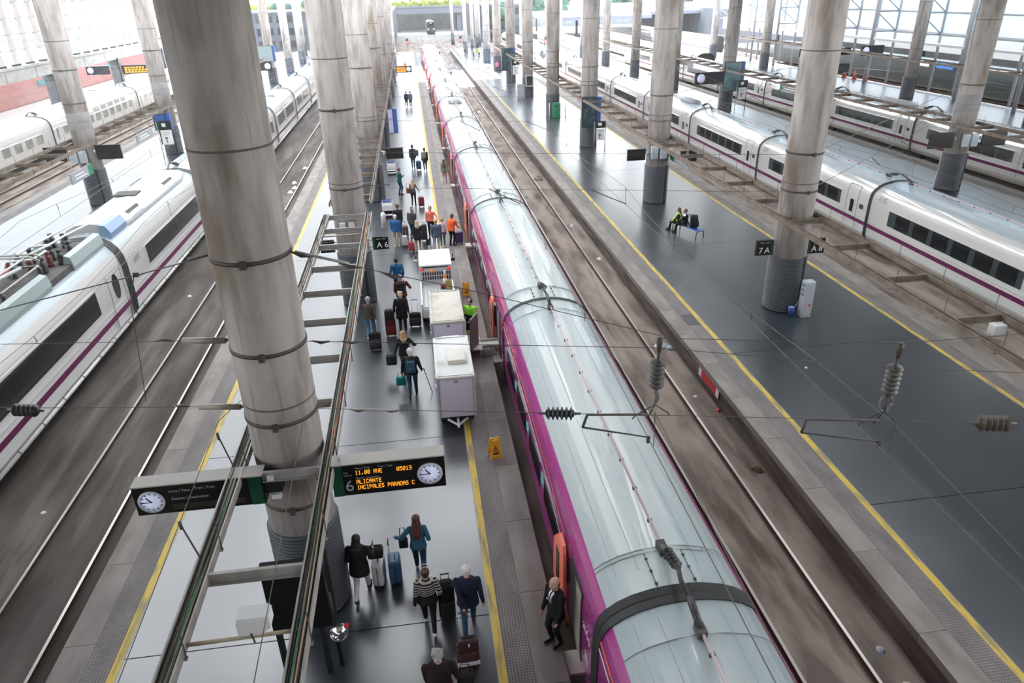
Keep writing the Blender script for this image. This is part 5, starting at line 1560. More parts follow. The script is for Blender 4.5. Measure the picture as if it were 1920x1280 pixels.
c_white = cloth('trousers_white', (.62, .60, .64)); c_beige = cloth('trousers_beige', (.48, .37, .26)); c_lilac = cloth('trousers_lilac', (.5, .47, .56)); c_brown = cloth('jacket_brown', (.07, .055, .042)); c_red = cloth('jacket_red', (.12, .012, .014))
c_teal = cloth('top_teal', (.012, .09, .10)); c_blue = cloth('top_blue', (.015, .10, .25)); c_coral = cloth('shirt_coral', (.75, .19, .12)); c_orange = cloth('shirt_orange', (.80, .13, .03)); c_slate = cloth('jacket_slate', (.07, .10, .16)); c_grey = cloth('jacket_grey', (.045, .046, .05)); c_pink = cloth('top_pink', (.75, .18, .3))
c_lime = pm('hi_vis_lime', (.30, .85, .04), .7); c_hvy = pm('hi_vis_yellow', (.55, .80, .05), .7); c_hvo = pm('hi_vis_orange', (.9, .16, .03), .7)
c_khaki = cloth('jacket_khaki', (.15, .16, .12)); c_shirt = cloth('shirt_white', (.7, .72, .76)); c_rose = cloth('skirt_rose', (.45, .33, .33)); s_white = pm('shoe_white', (.68, .66, .62), .5)
def striped_cloth():
    m = cloth('striped_knit', (.35, .31, .28)); tr = m.node_tree; p = tr.nodes['Principled BSDF']
    tc = tr.nodes.new('ShaderNodeTexCoord'); wv = tr.nodes.new('ShaderNodeTexWave'); wv.bands_direction = 'Z'; wv.inputs['Scale'].default_value = 5.5; wv.inputs['Distortion'].default_value = 1.2; wv.inputs['Detail Scale'].default_value = 3
    cr = tr.nodes.new('ShaderNodeValToRGB'); cr.color_ramp.elements[0].color = (.012, .012, .014, 1); cr.color_ramp.elements[1].color = (.40, .35, .31, 1); cr.color_ramp.elements[0].position = .5; cr.color_ramp.elements[1].position = .6
    tr.links.new(tc.outputs['Object'], wv.inputs[0]); tr.links.new(wv.outputs[1], cr.inputs[0]); tr.links.new(cr.outputs[0], p.inputs['Base Color'])
    return m
c_stripe = striped_cloth()

# --- the walkers nearest the camera
p = person('woman with black hair in a loose black jacket and white trousers', -1.96, 11.85, -8, 1.67, top=c_black, bottom=c_white, shoe=black_m, hair=H_BLACK, style='shoulder', female=True, wide=1.18, hem=.72, stride=.27, lh=(-.22, .18, 1.02), rh=(.32, .3, 1.12), lean=.1)
suitcase('white suitcase with a patterned side beside the woman in white trousers', -1.60, 12.2, 84, white2_m, .44, .25, .62, 0, .42, pm('suitcase_pattern', (.4, .3, .5), .5, col2=(.08, .1, .25), vs=18))
bag('furry black bag riding on the white suitcase', (-1.62, 12.2, .78), (.34, .26, .24), cloth('fur_black', (.02, .018, .017)), 'handbag', .06)
p = person('woman with very long auburn hair in a blue denim jacket', -.68, 12.3, 0, 1.68, top=c_denim, bottom=c_jeans, shoe=s_white, hair=H_AUBURN, style='long', female=True, hem=.86, stride=.24, lh=(-.58, .12, 1.10), rh=(.30, .1, 1.0), swap=True, lean=.06)
bag('black handbag hanging at the elbow of the denim-jacketed woman', (-1.0, 12.32, .84), (.2, .12, .24), c_black, 'handbag', .3)
suitcase('bright blue suitcase pulled beside the woman with long auburn hair', -1.24, 12.2, 94, pm('case_blue', (.03, .10, .20), .35), .40, .27, .62, 0, .46, pm('case_blue2', (.04, .13, .25), .35))
p = person('woman with sunglasses on her head in a striped grey sweater', -.52, 10.72, 2, 1.64, top=c_stripe, bottom=c_black, shoe=s_white, hair=H_BROWN, style='bun', female=True, wide=1.15, hem=.84, stride=.25, rh=(.33, .1, .98), lh=(-.33, -.08, .84), swap=True, zones=lambda lab, c: c_black if lab == 'top' and c.z < 1.02 else None)
q = MB(); q.tube([(-.075, .06, 1.665), (0, .11, 1.69), (.075, .06, 1.665)], .012, pm('glasses_shine', (.3, .3, .3), .1), 6); q.build('sunglasses', p, False)
suitcase('tall black suitcase with a rounded top beside the striped sweater', -.14, 10.9, 3, c_black, .34, .34, .98, 0, .12, dark_m, False, soft='round')
p = person('white-haired man in a dark navy jacket and blue jeans', .29, 10.55, -3, 1.74, top=c_navy, bottom=c_jeans, shoe=black_m, hair=H_WHITE, style='short', wide=1.15, hem=.78, stride=.25, lh=(-.10, -.30, .90), rh=(.36, -.06, .84))
suitcase('maroon suitcase with a silver band pulled behind the navy jacket', .2, 9.62, 3, pm('case_maroon', (.035, .010, .012), .4), .44, .24, .60, -16, .50, pm('case_maroon2', (.045, .012, .014), .4), False)
tq = bpy.data.objects[[o.name for o in bpy.data.objects if o.get('label', '').startswith('maroon')][0]]
q = MB(); q.rbox((0, -.16, .22), (.43, .05, .07), pm('silver_band', (.5, .52, .55), .3), .01); q.rbox((.03, -.125, .58), (.03, .02, .06), print_m, .006); q.build('silver_band', tq, False)
p = person('grey-haired person in a dark maroon coat at the picture bottom', -.35, 8.62, 2, 1.72, top=cloth('coat_maroon', (.022, .011, .012)), bottom=c_black, shoe=black_m, hair=H_GREY, style='curly', wide=1.25, hem=.6, stride=.22, rh=(.36, .2, 1.0), lean=.08)
bag('dark bag with metal clasps carried by the grey-haired person below', (.1, 8.75, .7), (.3, .2, .3), c_black2, 'handbag', .2)
# conductor at the coral door
def suit(lab, c):
    if lab == 'top' and c.y > .09 and abs(c.x) < .055 - max(0, 1.40 - c.z) * .16 and c.z > 1.08: return c_navy if abs(c.x) < .018 else c_shirt
    return None
p = person('bald man in a dark suit and tie standing by the coral train door', 2.0, 9.98, 118, 1.76, top=c_black, bottom=c_black, shoe=pm('shoe_polish', (.012, .01, .01), .2), hair=H_BROWN, style='bald', pose='stand', wide=1.1, hem=.80, lh=(-.26, .16, .86), rh=(.25, .17, .86), zones=suit, head_turn=-12, voxel=.0105)
q = MB(); q.bb((.09, .135, 1.2), (.13, .15, 1.22), print_m); q.build('name_badge', p, False)
# by the trailers
p = person('white-haired walker in black with a cane and a small blue backpack', -.76, 20.34, -4, 1.76, top=c_black, bottom=c_jeans, shoe=black_m, hair=H_WHITE, style='short', wide=1.12, stride=.2, hem=.86, lh=(-.36, .06, .86), rh=(.37, .12, .92))
t = thing('walking_cane', 'thin black cane in the right hand of the white-haired walker', 'cane', (-.3, 20.55, 0))
q = MB(); q.tube([(-.36, 20.45, .92), (-.14, 20.5, .0)], .014, dark_m, 6); q.build('shaft', t); q = MB(); q.tube([(-.33, 20.40, .9), (-.36, 20.45, .93), (-.40, 20.53, .9)], .018, dark_m, 6); q.build('handle', t)
bag('small blue backpack worn by the walker with the cane', (-.76, 20.14, 1.0), (.27, .14, .40), cloth('pack_blue', (.03, .08, .12)), 'backpack')
bag('teal shopping bag held low by the walker with the cane', (-1.13, 20.42, .42), (.30, .16, .28), cloth('bag_teal', (.0, .16, .14)), 'shopping_bag', .14)
p = person('blond woman in black walking ahead of the person with the cane', -.98, 21.9, 6, 1.66, top=c_black, bottom=c_black2, shoe=black_m, hair=H_BLOND, style='shoulder', female=True, wide=1.1, stride=.2, lh=(-.42, .02, .85), rh=(.5, .12, 1.1))
bag('large dark green bag at the side of the blond woman in black', (-1.45, 21.85, .45), (.36, .2, .36), cloth('bag_dark_green', (.012, .028, .022)), 'shopping_bag', .12)
p = person('grey-haired man in a brown jacket and light blue jeans', -2.3, 25.02, -10, 1.72, top=c_brown, bottom=c_jeans2, shoe=s_white, hair=H_GREY, style='short', wide=1.15, stride=.2, hem=.84, rh=(.32, -.2, .84))
suitcase('black suitcase pulled behind the man in the brown jacket', -2.1, 23.9, 4, c_black, .44, .25, .62, -15, .52, dark_m, False)
p = person('fair-haired person in a long black coat between two suitcases', -1.1, 25.4, -4, 1.68, top=c_black, bottom=c_black, shoe=black_m, hair=H_FAIR, style='curly', female=True, wide=1.2, hem=.62, stride=.18, lh=(-.34, .0, .9), rh=(.34, -.1, .9))
suitcase('dark red suitcase with a white tag left of the black coat', -1.55, 25.05, 8, cloth('case_dark_red', (.06, .01, .012)), .40, .25, .66, -8, .2, c_red, False)
bag('black backpack lying on top of the dark red suitcase', (-1.56, 25.05, .74), (.36, .24, .36), c_black, 'holdall', .06)
suitcase('square black suitcase right of the fair-haired person in black', -.62, 25.7, -4, c_black2, .46, .27, .52, -14, .5, dark_m, False)
p = person('person in a red jacket carrying a black backpack', -1.1, 27.2, 4, 1.68, top=c_red, bottom=c_black, shoe=black_m, hair=H_GREY, style='short', wide=1.2, stride=.2, lh=(-.3, .1, .95), rh=(.42, .2, 1.15))
bag('black backpack on the back of the red-jacketed person', (-1.1, 26.98, .98), (.34, .2, .46), c_black, 'backpack')
p = person('man in a bright blue top striding ahead of the red jacket', -1.28, 29.2, 10, 1.72, top=c_blue, bottom=c_navy, shoe=black_m, hair=H_BLACK, style='short', wide=1.12, stride=.22, lh=(-.38, .1, .95), rh=(.3, .05, .9))
def hv(lab, c):
    if lab == 'top': return c_lime if c.z > 1.12 else c_navy
    if lab == 'bottom' and .22 < c.z < .5: return c_hvy if (c.z < .32 or c.z > .38) else lgrey_m
    return None
p = person('worker in a lime and navy hi-vis uniform behind the open trailer door', 1.5, 24.1, 150, 1.75, top=c_lime, bottom=c_navy, shoe=black_m, hair=H_BLACK, style='short', pose='stand', wide=1.12, hem=.86, lh=(-.15, .34, 1.02), rh=(.22, .26, 1.0), zones=hv)
# --- the group in front of the tug
p = person('woman with dark hair in a black jacket behind the blue vest', -1.32, 37.95, 0, 1.68, top=c_black, bottom=c_black2, shoe=black_m, hair=H_BROWN, style='curly', female=True, wide=1.2, stride=.15)
p = person('white-haired man in a blue vest and beige trousers', -1.42, 35.95, -4, 1.70, top=c_blue, bottom=c_beige, shoe=s_white, hair=H_WHITE, style='short', wide=1.2, pose='stand', hem=.85)
suitcase('pale grey suitcase beside the man in the blue vest', -1.02, 35.8, 0, lgrey_m, .3, .24, .52, -6, .3)
suitcase('dark suitcase with a blue bag standing behind the pale grey one', -.98, 36.9, 0, pm('case_plum', (.06, .03, .04), .4), .34, .26, .72, 0, .2)
p = person('man in a dark grey jacket and flat cap beside the crowd', -.58, 37.0, -30, 1.74, top=c_grey, bottom=c_jeans, shoe=black_m, hair=H_GREY, style='cap', wide=1.12, pose='stand', hem=.84)
p = person('fair-haired woman in a black jacket and bare legs before the tug', -.32, 34.75, 4, 1.68, top=c_black, bottom=cloth('leggings_nude', (.42, .28, .21)), shoe=black_m, hair=H_FAIR, style='shoulder', female=True, wide=1.1, pose='stand', hem=.72, rh=(.3, .2, 1.1))
suitcase('small red suitcase at the feet of the woman in the black jacket', -.68, 34.9, 8, pm('case_red', (.4, .03, .03), .4), .3, .22, .45, -10, .35)
suitcase('black suitcase with a green bag behind the woman in the black jacket', .02, 36.6, 0, c_black2, .32, .26, .8, 0, .1, dark_m, False)
p = person('man in a coral shirt facing the camera within the crowd', .42, 37.2, 170, 1.72, top=c_coral, bottom=c_black, shoe=black_m, hair=H_BROWN, style='short', pose='stand', jacket=False, wide=1.15, lh=(-.45, .22, 1.0), rh=(.3, .05, .86))
p = person('person in a slate blue jacket and lilac trousers', .62, 34.6, 8, 1.74, top=c_slate, bottom=c_lilac, shoe=black_m, hair=H_FAIR, style='short', wide=1.15, pose='stand', hem=.84)
bag('small black bag at the hip of the slate blue jacket', (.18, 34.5, .45), (.22, .16, .3), c_black, 'handbag', .2)
p = person('person in a pale pink top and teal trousers half hidden', .95, 35.3, 0, 1.6, top=cloth('top_pale_pink', (.6, .4, .4)), bottom=cloth('trousers_teal', (.05, .16, .18)), shoe=s_white, hair=H_BLOND, style='short', female=True, pose='stand', jacket=False)
p = person('man in an orange shirt bending by a purple suitcase', 1.42, 35.5, -40, 1.68, top=c_orange, bottom=c_black2, shoe=black_m, hair=H_BROWN, style='short', wide=1.15, pose='stand', jacket=True, hem=.86, rh=(.3, .36, .95), lean=.16)
suitcase('purple suitcase standing by the man in the orange shirt', 1.8, 35.7, 10, pm('case_purple', (.05, .03, .11), .35), .42, .26, .6, 0, .45)
p = person('man in dark teal standing still with hands at his chest', -1.32, 46.6, -60, 1.75, top=c_teal, bottom=c_jeans, shoe=black_m, hair=H_BROWN, style='short', pose='stand', jacket=True, lh=(-.12, .25, 1.2), rh=(.14, .25, 1.22))
p = person('blond woman in a black top with pale stripes pulling a red suitcase', -.46, 43.6, -6, 1.68, top=c_stripe, bottom=c_black, shoe=black_m, hair=H_BLOND, style='long', female=True, jacket=False, stride=.18, rh=(.45, .0, .98), zones=lambda lab, c: (c_grey if not (1.06 < c.z < 1.16) else None) if lab == 'top' else None)
bag('brown shoulder bag of the blond woman with the striped top', (-.74, 43.62, .82), (.24, .14, .32), cloth('bag_brown', (.16, .05, .025)), 'handbag', .35)
suitcase('dark red suitcase pulled by the blond woman in the striped top', .0, 43.3, 2, pm('case_wine', (.14, .012, .02), .4), .36, .24, .56, -8, .42)
p = person('man in black with a dark shoulder bag walking away beyond the monitor', -.37, 54.2, 2, 1.76, top=c_black, bottom=c_jeans, shoe=black_m, hair=H_BLACK, style='short', stride=.18)
bag('dark round bag on the shoulder of the man in black', (-.1, 54.1, .95), (.34, .2, .42), cloth('bag_charcoal', (.04, .04, .042)), 'backpack')
suitcase('teal blue suitcase rolling between the two distant walkers', .02, 53.6, 0, pm('case_teal', (.01, .05, .08), .4), .38, .25, .6, 0, .3)
p = person('walker in dark clothes with a khaki backpack beyond the monitor', .50, 53.0, 4, 1.72, top=c_navy, bottom=c_jeans, shoe=s_white, hair=H_BLACK, style='short', stride=.16)
bag('khaki backpack on the back of the distant walker', (.44, 52.8, 1.0), (.34, .2, .44), c_khaki, 'backpack')
p = person('person in khaki and pale trousers walking close to the train', 1.72, 49.0, -8, 1.66, top=c_khaki, bottom=c_rose, shoe=pm('shoe_tan', (.3, .15, .1), .5), hair=H_BROWN, style='long', female=True, stride=.2)
person('left one of two far walkers in dark clothes on the shining floor', -.78, 86.8, 0, 1.72, top=c_navy, bottom=c_black, shoe=black_m, hair=H_BLACK, style='short', stride=.15)
person('right one of two far walkers in dark clothes on the shining floor', -.3, 86.5, 0, 1.76, top=c_slate, bottom=c_black, shoe=black_m, hair=H_BLACK, style='short', stride=.15)
person('far worker in orange standing behind the amber board', -.88, 126.8, 170, 1.78, top=c_hvo, bottom=c_hvo, shoe=black_m, hair=H_BROWN, style='short', pose='stand')
person('far worker in hi-vis yellow, left one of the pair beyond the sunlit patch', 12.98, 154, 90, 1.76, top=c_hvy, bottom=c_navy, shoe=black_m, hair=H_BLACK, style='short', pose='stand')
person('far worker in hi-vis yellow, right one of the pair beyond the sunlit patch', 13.95, 153.6, -60, 1.76, top=c_hvy, bottom=c_navy, shoe=black_m, hair=H_BLACK, style='short', pose='stand')
person('far person in bright pink beside the hi-vis pair', 14.95, 153.2, 0, 1.74, top=c_pink, bottom=c_grey, shoe=black_m, hair=H_BLACK, style='short', pose='stand', wide=1.2)
person('lone far person in dark clothes beyond the hi-vis pair', 12.8, 178.5, 180, 1.76, top=c_navy, bottom=c_navy, shoe=black_m, hair=H_BROWN, style='short', pose='stand')
person('person in pink standing at the foot of a far right column', 14.0, 122.6, 0, 1.66, top=c_pink, bottom=c_jeans, shoe=black_m, hair=H_BROWN, style='short', pose='stand', wide=1.2)
# --- the seated pair on the right platform
def vest(lab, c):
    if lab == 'top': return c_hvy if abs(c.x) < .17 and (abs(c.x) > .05 or c.y < 0) else c_grey
    return None
person('seated person with long dark hair in a yellow hi-vis vest', 13.72, 35.6, 62, 1.66, z=0, top=c_hvy, bottom=c_black, shoe=black_m, hair=H_BROWN, style='long', pose='sit', female=True, jacket=True, wide=1.2, lh=(-.16, .36, .98), rh=(.14, .36, .98), zones=vest, voxel=.014, head_turn=20)
person('seated person in black looking away beside the hi-vis vest', 13.9, 35.12, 62, 1.72, z=0, top=c_black, bottom=c_black, shoe=black_m, hair=H_BROWN, style='short', pose='sit', jacket=True, wide=1.2, lh=(-.1, .4, .98), rh=(.3, .1, .88), voxel=.014, head_turn=25, zones=lambda lab, c: c_shirt if lab == 'top' and c.z > .98 and c.y > .0 else None)
bag('black rucksack standing on the bench beside the seated person in black', (14.18, 34.62, .45), (.46, .4, .64), cloth('rucksack_black', (.012, .012, .012)), 'backpack', rz=R(70))
t = thing('bench', 'blue slatted metal bench with a curved end frame on the glossy platform', 'bench', (14, 34.8, 0))
axd = Vector((.33, -.94, 0)); nrm = Vector((-.94, -.33, 0))
for k in range(4):
    q = MB(); c = Vector((14.0, 34.9, .43)) + nrm * (-.16 + .11 * k); q.box(c, (2.1, .085, .03), blue_m, rz=math.atan2(axd.y, axd.x)); q.build('seat_slat', t)
for sgn in (-1, 1):
    c = Vector((14.0, 34.9, 0)) + axd * .95 * sgn
    q = MB(); q.tube([c + nrm * .26 + Vector((0, 0, 0)), c + nrm * .24 + Vector((0, 0, .34)), c + nrm * .1 + Vector((0, 0, .42)), c - nrm * .18 + Vector((0, 0, .42)), c - nrm * .26 + Vector((0, 0, .3)), c - nrm * .26], .025, dark_m, 6); q.build('leg', t)
# ------------------------------------------------------------ tug and two catering trailers
trl = pm('trailer_lilac_white', (.56, .54, .62), .45)
trt = pm('trailer_roof', (.66, .65, .64), .5, col2=(.42, .40, .37), vs=1.2, lo=.56, hi=.74)
tr2 = pm('trailer_roof_dusty', (.56, .52, .46), .6, col2=(.34, .30, .25), vs=1.4, lo=.5, hi=.72)
def wheel(parent, x, y, r=.2, wd=.14, z=None):
    b = MB(); rot = Matrix.Rotation(PI / 2, 3, 'Y')
    b.lathe([(r * .5, -wd / 2), (r * .95, -wd / 2), (r, -wd * .3), (r, wd * .3), (r * .95, wd / 2), (r * .5, wd / 2)], black_m, (x, y, z or r), 20, rot); o = b.build('wheel', parent)
    b = MB(); b.lathe([(0, -wd * .4), (r * .5, -wd * .42), (r * .5, wd * .42), (0, wd * .4)], lgrey_m, (x, y, z or r), 14, rot); b.build('hub', o)
def trailer(x0, x1, y0, y1, zt, lb, num, roofm, hatch=False, door=False):
    t = thing('catering_trailer', lb, 'trailer', ((x0 + x1) / 2, y0, 0), 0, 'white catering trailers')
    b = MB(); b.rbox(((x0 + x1) / 2, (y0 + y1) / 2, (.36 + zt) / 2), (x1 - x0, y1 - y0, zt - .36), trl, .03); b.build('box_body', t)
    b = MB(); b.rbox(((x0 + x1) / 2, (y0 + y1) / 2, zt + .01), (x1 - x0 + .05, y1 - y0 + .05, .07), roofm, .025); b.build('roof', t)
    b = MB()
    for x in (x0 + .06, x1 - .06): b.bb((x - .02, y0 + .05, zt + .045), (x + .02, y1 - .05, zt + .07), roofm)
    for y in (y0 + .06, y1 - .06): b.bb((x0 + .06, y - .02, zt + .045), (x1 - .06, y + .02, zt + .07), roofm)
    b.build('roof_rim', t)
    b = MB(); b.bb((x0 + .1, y0 + .1, .22), (x1 - .1, y1 - .1, .36), dark_m); b.build('chassis', t)
    for y in (y0 + .5, y1 - .5):
        for x in (x0 + .1, x1 - .1): wheel(t, x, y, .19, .12)
    text_mb(num, .12, dark_m, ((x0 + x1) / 2, y0 - .008, zt - .14), FACE_NEG_Y).build('number', t)
    b = MB()
    for x in (x0, x1):
        for z in (.42, zt - .05): b.bb((x - .02, y0 + .02, z - .03), (x + .02, y1 - .02, z + .03), lgrey_m)
        for y in (y0 + .02, y1 - .02): b.bb((x - .022, y - .03, .36), (x + .022, y + .03, zt), lgrey_m)
    b.build('edge_trim', t)
    b = MB(); b.bb((x0 + .03, y0 - .012, .42), (x0 + .05, y0, zt - .02), grey_m); b.bb((x1 - .05, y0 - .012, .42), (x1 - .03, y0, zt - .02), grey_m); b.bb((x0 + .03, y0 - .012, zt - .06), (x1 - .03, y0, zt - .045), grey_m); b.build('door_seam', t)
    for y in (y0 + .7, (y0 + y1) / 2, y1 - .7):
        b = MB(); b.bb((x0 - .05, y - .1, .9), (x0 - .02, y + .1, 1.1), lgrey_m); b.build('latch', t)
    if hatch:
        b = MB(); b.rbox(((x0 + x1) / 2 + .1, y0 + 1.15, zt + .11), (.56, .8, .14), cream_m, .03); b.build('roof_hatch', t)
        b = MB(); b.tube([((x0 + x1) / 2 + .4, y0 + .8, zt + .06), ((x0 + x1) / 2 + .4, y0 + 1.5, zt + .06)], .03, white_m, 6); b.build('hatch_hinge', t)
        b = MB(); b.prism([(x0 + .12, y1 - .02), (x1 - .12, y1 - .02), (x1 - .3, y1 + .08), (x0 + .3, y1 + .08)], zt - .02, zt + .04, white_m); b.build('front_fairing', t)
        b = MB(); xm = (x0 + x1) / 2
        b.tube([(xm - .3, y0, .3), (xm, y0 - .34, .28)], .035, white_m, 6); b.tube([(xm + .3, y0, .3), (xm, y0 - .34, .28)], .035, white_m, 6); b.tube([(xm, y0, .3), (xm, y0 - .44, .28)], .04, white_m, 6); b.build('tow_bar', t)
    if door:
        b = MB(); b.box((x1 + .36, y0 + .62, 1.0), (.66, .05, 1.25), pm('door_inner_brown', (.12, .09, .09), .5), rz=R(62)); o = b.build('side_door', t)
    b = MB(); b.bb((x1 + .0, y0 + .1, 1.1), (x1 + .03, y0 + .22, 1.3), red_m); b.build('tail_lamp', t)
    return t
trailer(.03, 1.13, 18.25, 20.95, 1.72, 'white catering trailer with a cream roof hatch and a tow bar at its rear', '44', trt, True)
trailer(.0, 1.13, 22.1, 24.9, 1.75, 'white catering trailer with a dusty roof between the tug and the hatched trailer', '38', tr2, False, True)
t = thing('loading_ramp', 'pale metal ramp and tray bridging the platform to the second coach door', 'ramp', (1.6, 23.3, 0))
b = MB(); b.add([(1.25, 22.6, .42), (1.75, 22.5, .42), (1.75, 24.0, .30), (1.25, 24.0, .30), (1.25, 22.6, .37), (1.75, 22.5, .37), (1.75, 24.0, .25), (1.25, 24.0, .25)], [(0, 1, 2, 3), (7, 6, 5, 4), (0, 4, 5, 1), (1, 5, 6, 2), (2, 6, 7, 3), (3, 7, 4, 0)], cream_m); b.build('ramp_plate', t)
b = MB(); b.bb((1.7, 22.85, .28), (2.55, 23.35, .33), cream_m); b.bb((1.7, 22.83, .33), (2.5, 22.88, .4), lgrey_m); b.bb((1.7, 23.32, .33), (2.5, 23.37, .4), lgrey_m); b.build('bridge_tray', t)
b = MB()
for x, y in ((1.3, 22.7), (1.7, 22.7), (1.3, 23.9), (1.7, 23.9)): b.tube([(x, y, 0), (x, y, .3)], .02, steel_m, 5)
b.build('leg_set', t)
t = thing('platform_tug', 'white flatbed electric tug with a low cab, slotted rear panel and red lamps', 'vehicle', (.37, 25.6, 0))
b = MB(); b.rbox((.37, 27.9, .55), (1.34, 4.4, .42), white_m, .06); b.build('chassis_body', t)
b = MB(); b.bb((-.24, 25.75, .76), (.98, 28.2, .8), lgrey_m)
for k in range(9): b.bb((-.2 + .14 * k, 25.8, .8), (-.17 + .14 * k, 28.15, .815), grey_m)
b.build('load_bed', t)
for x in (-.29, 1.03):
    b = MB(); b.bb((x - .03, 25.7, .74), (x + .03, 28.2, .95), white_m); b.build('side_board', t)
b = MB(); b.bb((-.26, 28.2, .78), (1.0, 28.28, 1.5), lgrey_m); b.build('rear_panel', t)
b = MB()
for r_ in (0, 1):
    for k in range(12): b.bb((-.19 + .1 * k, 28.19, 1.0 + .2 * r_), (-.13 + .1 * k, 28.2, 1.15 + .2 * r_), dark_m)
tag(b.build('slot_rows', t), kind='stuff')
b = MB(); b.rbox((.37, 29.2, 1.62), (1.38, 2.0, .09), white_m, .04); b.build('cab_roof', t)
for x in (-.27, 1.01):
    for y in (28.35, 30.05):
        b = MB(); b.tube([(x, y, .75), (x, y, 1.6)], .035, white_m, 6); b.build('cab_post', t)
b = MB(); b.bb((-.22, 30.0, .8), (.96, 30.04, 1.58), teal_m); b.build('windscreen', t)
b = MB(); b.rbox((.1, 28.9, .95), (.5, .5, .16), black_m, .04); b.rbox((.1, 28.62, 1.2), (.5, .1, .5), black_m, .04); b.build('seat', t)
for x in (-.2, .92):
    b = MB(); b.rbox((x, 28.17, 1.48), (.16, .06, .12), glow('tail_red', (1., .06, .08), .12), .02); b.build('red_lamp', t)
b = MB(); b.lathe([(.0, 0), (.07, 0), (.07, .08), (.03, .12), (0, .12)], orange_m, (.2, 28.14, 1.42), 12, Matrix.Rotation(PI / 2, 3, 'X')); b.build('beacon', t)
for x in (-.44, 1.18):
    b = MB(); b.tube([(x * .98 + .01, 29.9, 1.5), (x, 29.95, 1.5), (x, 29.95, 1.3)], .02, dark_m, 5); b.rbox((x, 29.9, 1.25), (.2, .1, .14), white_m if x < 0 else dark_m, .03); b.build('mirror', t)
for y in (26.3, 29.3):
    for x in (-.24, .98): wheel(t, x, y, .25, .16)
t = thing('traffic_cone', 'red and white traffic cone standing on the bed of the tug', 'cone', (.72, 27.7, .815))
for i, (z0, z1, m) in enumerate(((.03, .2, red_m), (.2, .42, white_m), (.42, .58, orange_m), (.58, .75, white_m))):
    b = MB(); r0, r1 = .15 - .125 * z0 / .75, .15 - .125 * z1 / .75; b.lathe([(r0, z0), (r1, z1)], m, (.72, 27.7, .815), 16); b.build('cone_band', t)
b = MB(); b.box((.72, 27.7, .83), (.38, .38, .03), dark_m); b.build('base', t)
t = thing('notice_plate', 'small yellow meshed plate leaning on the traffic cone', 'sign', (.82, 27.5, .815))
b = MB(); b.box((.86, 27.5, 1.0), (.26, .03, .36), pm('plate_mesh', (.5, .4, .1), .6, col2=(.15, .13, .05), vs=60)); b.build('plate', t)
def wet_sign(x, y, rz, lb, sc_=1.):
    t = thing('wet_floor_sign', lb, 'sign', (x, y, 0), R(rz), 'yellow wet floor signs')
    for s in (-1, 1):
        b = MB()
        def q(u, v): return (u * sc_, s * (.17 - .155 * v / .62) * sc_, v * sc_)
        def qq(u, v): return (u * sc_, s * (.17 - .155 * v / .62 + .022) * sc_, v * sc_)
        P = [(-.15, .04), (-.11, .04), (-.08, 0.10), (.08, .10), (.11, .04), (.15, .04), (.115, .60), (.07, .62), (.055, .56), (-.055, .56), (-.07, .62), (-.115, .60)]
        b.loft([[q(*p) for p in P], [qq(*p) for p in P]], wet_m, False); o = b.build('leaf', t, False)
        b = MB()
        def e(u, v): return (u * sc_, s * (.17 - .155 * v / .62 + .026) * sc_, v * sc_)
        tri = [(-.075, .26), (.075, .26), (0, .42)]; tin = [(-.05, .275), (.05, .275), (0, .385)]
        for k in range(3): b.add([e(*tri[k]), e(*tri[(k + 1) % 3]), e(*tin[(k + 1) % 3]), e(*tin[k])], [(0, 1, 2, 3)], dark_m)
        b.add([e(-.012, .29), e(.012, .29), e(.01, .35), e(-.01, .35)], [(0, 1, 2, 3)], dark_m)
        b.add([e(-.075, .19), e(.075, .19), e(.075, .235), e(-.075, .235)], [(0, 1, 2, 3)], dark_m)
        b.build('warning_print', o, False)
    return t
wet_sign(1.5, 16.5, 6, 'yellow wet floor sign standing on the tactile strip nearest the camera', 1.12)
wet_sign(1.62, 28.5, 4, 'yellow wet floor sign beside the tug near the coach door', 1.1)
# stacked luggage carts beyond the third column
def cart(x, y, n, lb):
    for k in range(n):
        t = thing('luggage_cart', lb[k], 'cart', (x, y + k * .28, 0), 0, 'nested luggage carts')
        b = MB(); yy = y + k * .28
        for sx in (-.28, .28): b.tube([(x + sx, yy + .45, .12), (x + sx, yy - .35, .16), (x + sx, yy - .42, .98)], .022, white_m, 6)
        b.tube([(x - .28, yy - .42, .98), (x + .28, yy - .42, .98)], .026, blue_m, 6); b.build('frame', t)
        b = MB(); b.bb((x - .26, yy - .36, .62), (x + .26, yy - .1, .66), white2_m); b.bb((x - .27, yy - .4, .5), (x + .27, yy - .37, .8), white2_m); b.build('basket', t)
        b = MB(); b.bb((x - .28, yy - .3, .14), (x + .28, yy + .45, .17), lgrey_m); b.build('deck', t)
        for sx in (-.25, .25): 
            b = MB(); b.lathe([(0, -.02), (.07, -.02), (.07, .02), (0, .02)], dark_m, (x + sx, yy - .3, .07), 10, Matrix.Rotation(PI / 2, 3, 'Y')); b.build('wheel', t)
cart(-2.0, 41.6, 3, ['white luggage cart nearest the camera in the nested set by the third column', 'middle white luggage cart of the nested set by the third column', 'rear white luggage cart of the nested set by the third column'])
cart(-1.95, 52.6, 2, ['front white luggage cart of the far nested pair under the tray', 'rear white luggage cart of the far nested pair under the tray'])
t = thing('bollard', 'white rounded post between the near carts and the A 6 sign', 'bollard', (-2.2, 39.5, 0))
b = MB(); b.lathe([(.14, 0), (.14, .7), (.11, .84), (0, .88)], white_m, (-2.2, 39.5, 0), 14); b.build('post', t); b = MB(); b.lathe([(.17, 0), (.17, .05)], grey_m, (-2.2, 39.5, 0), 14); b.build('base', t)
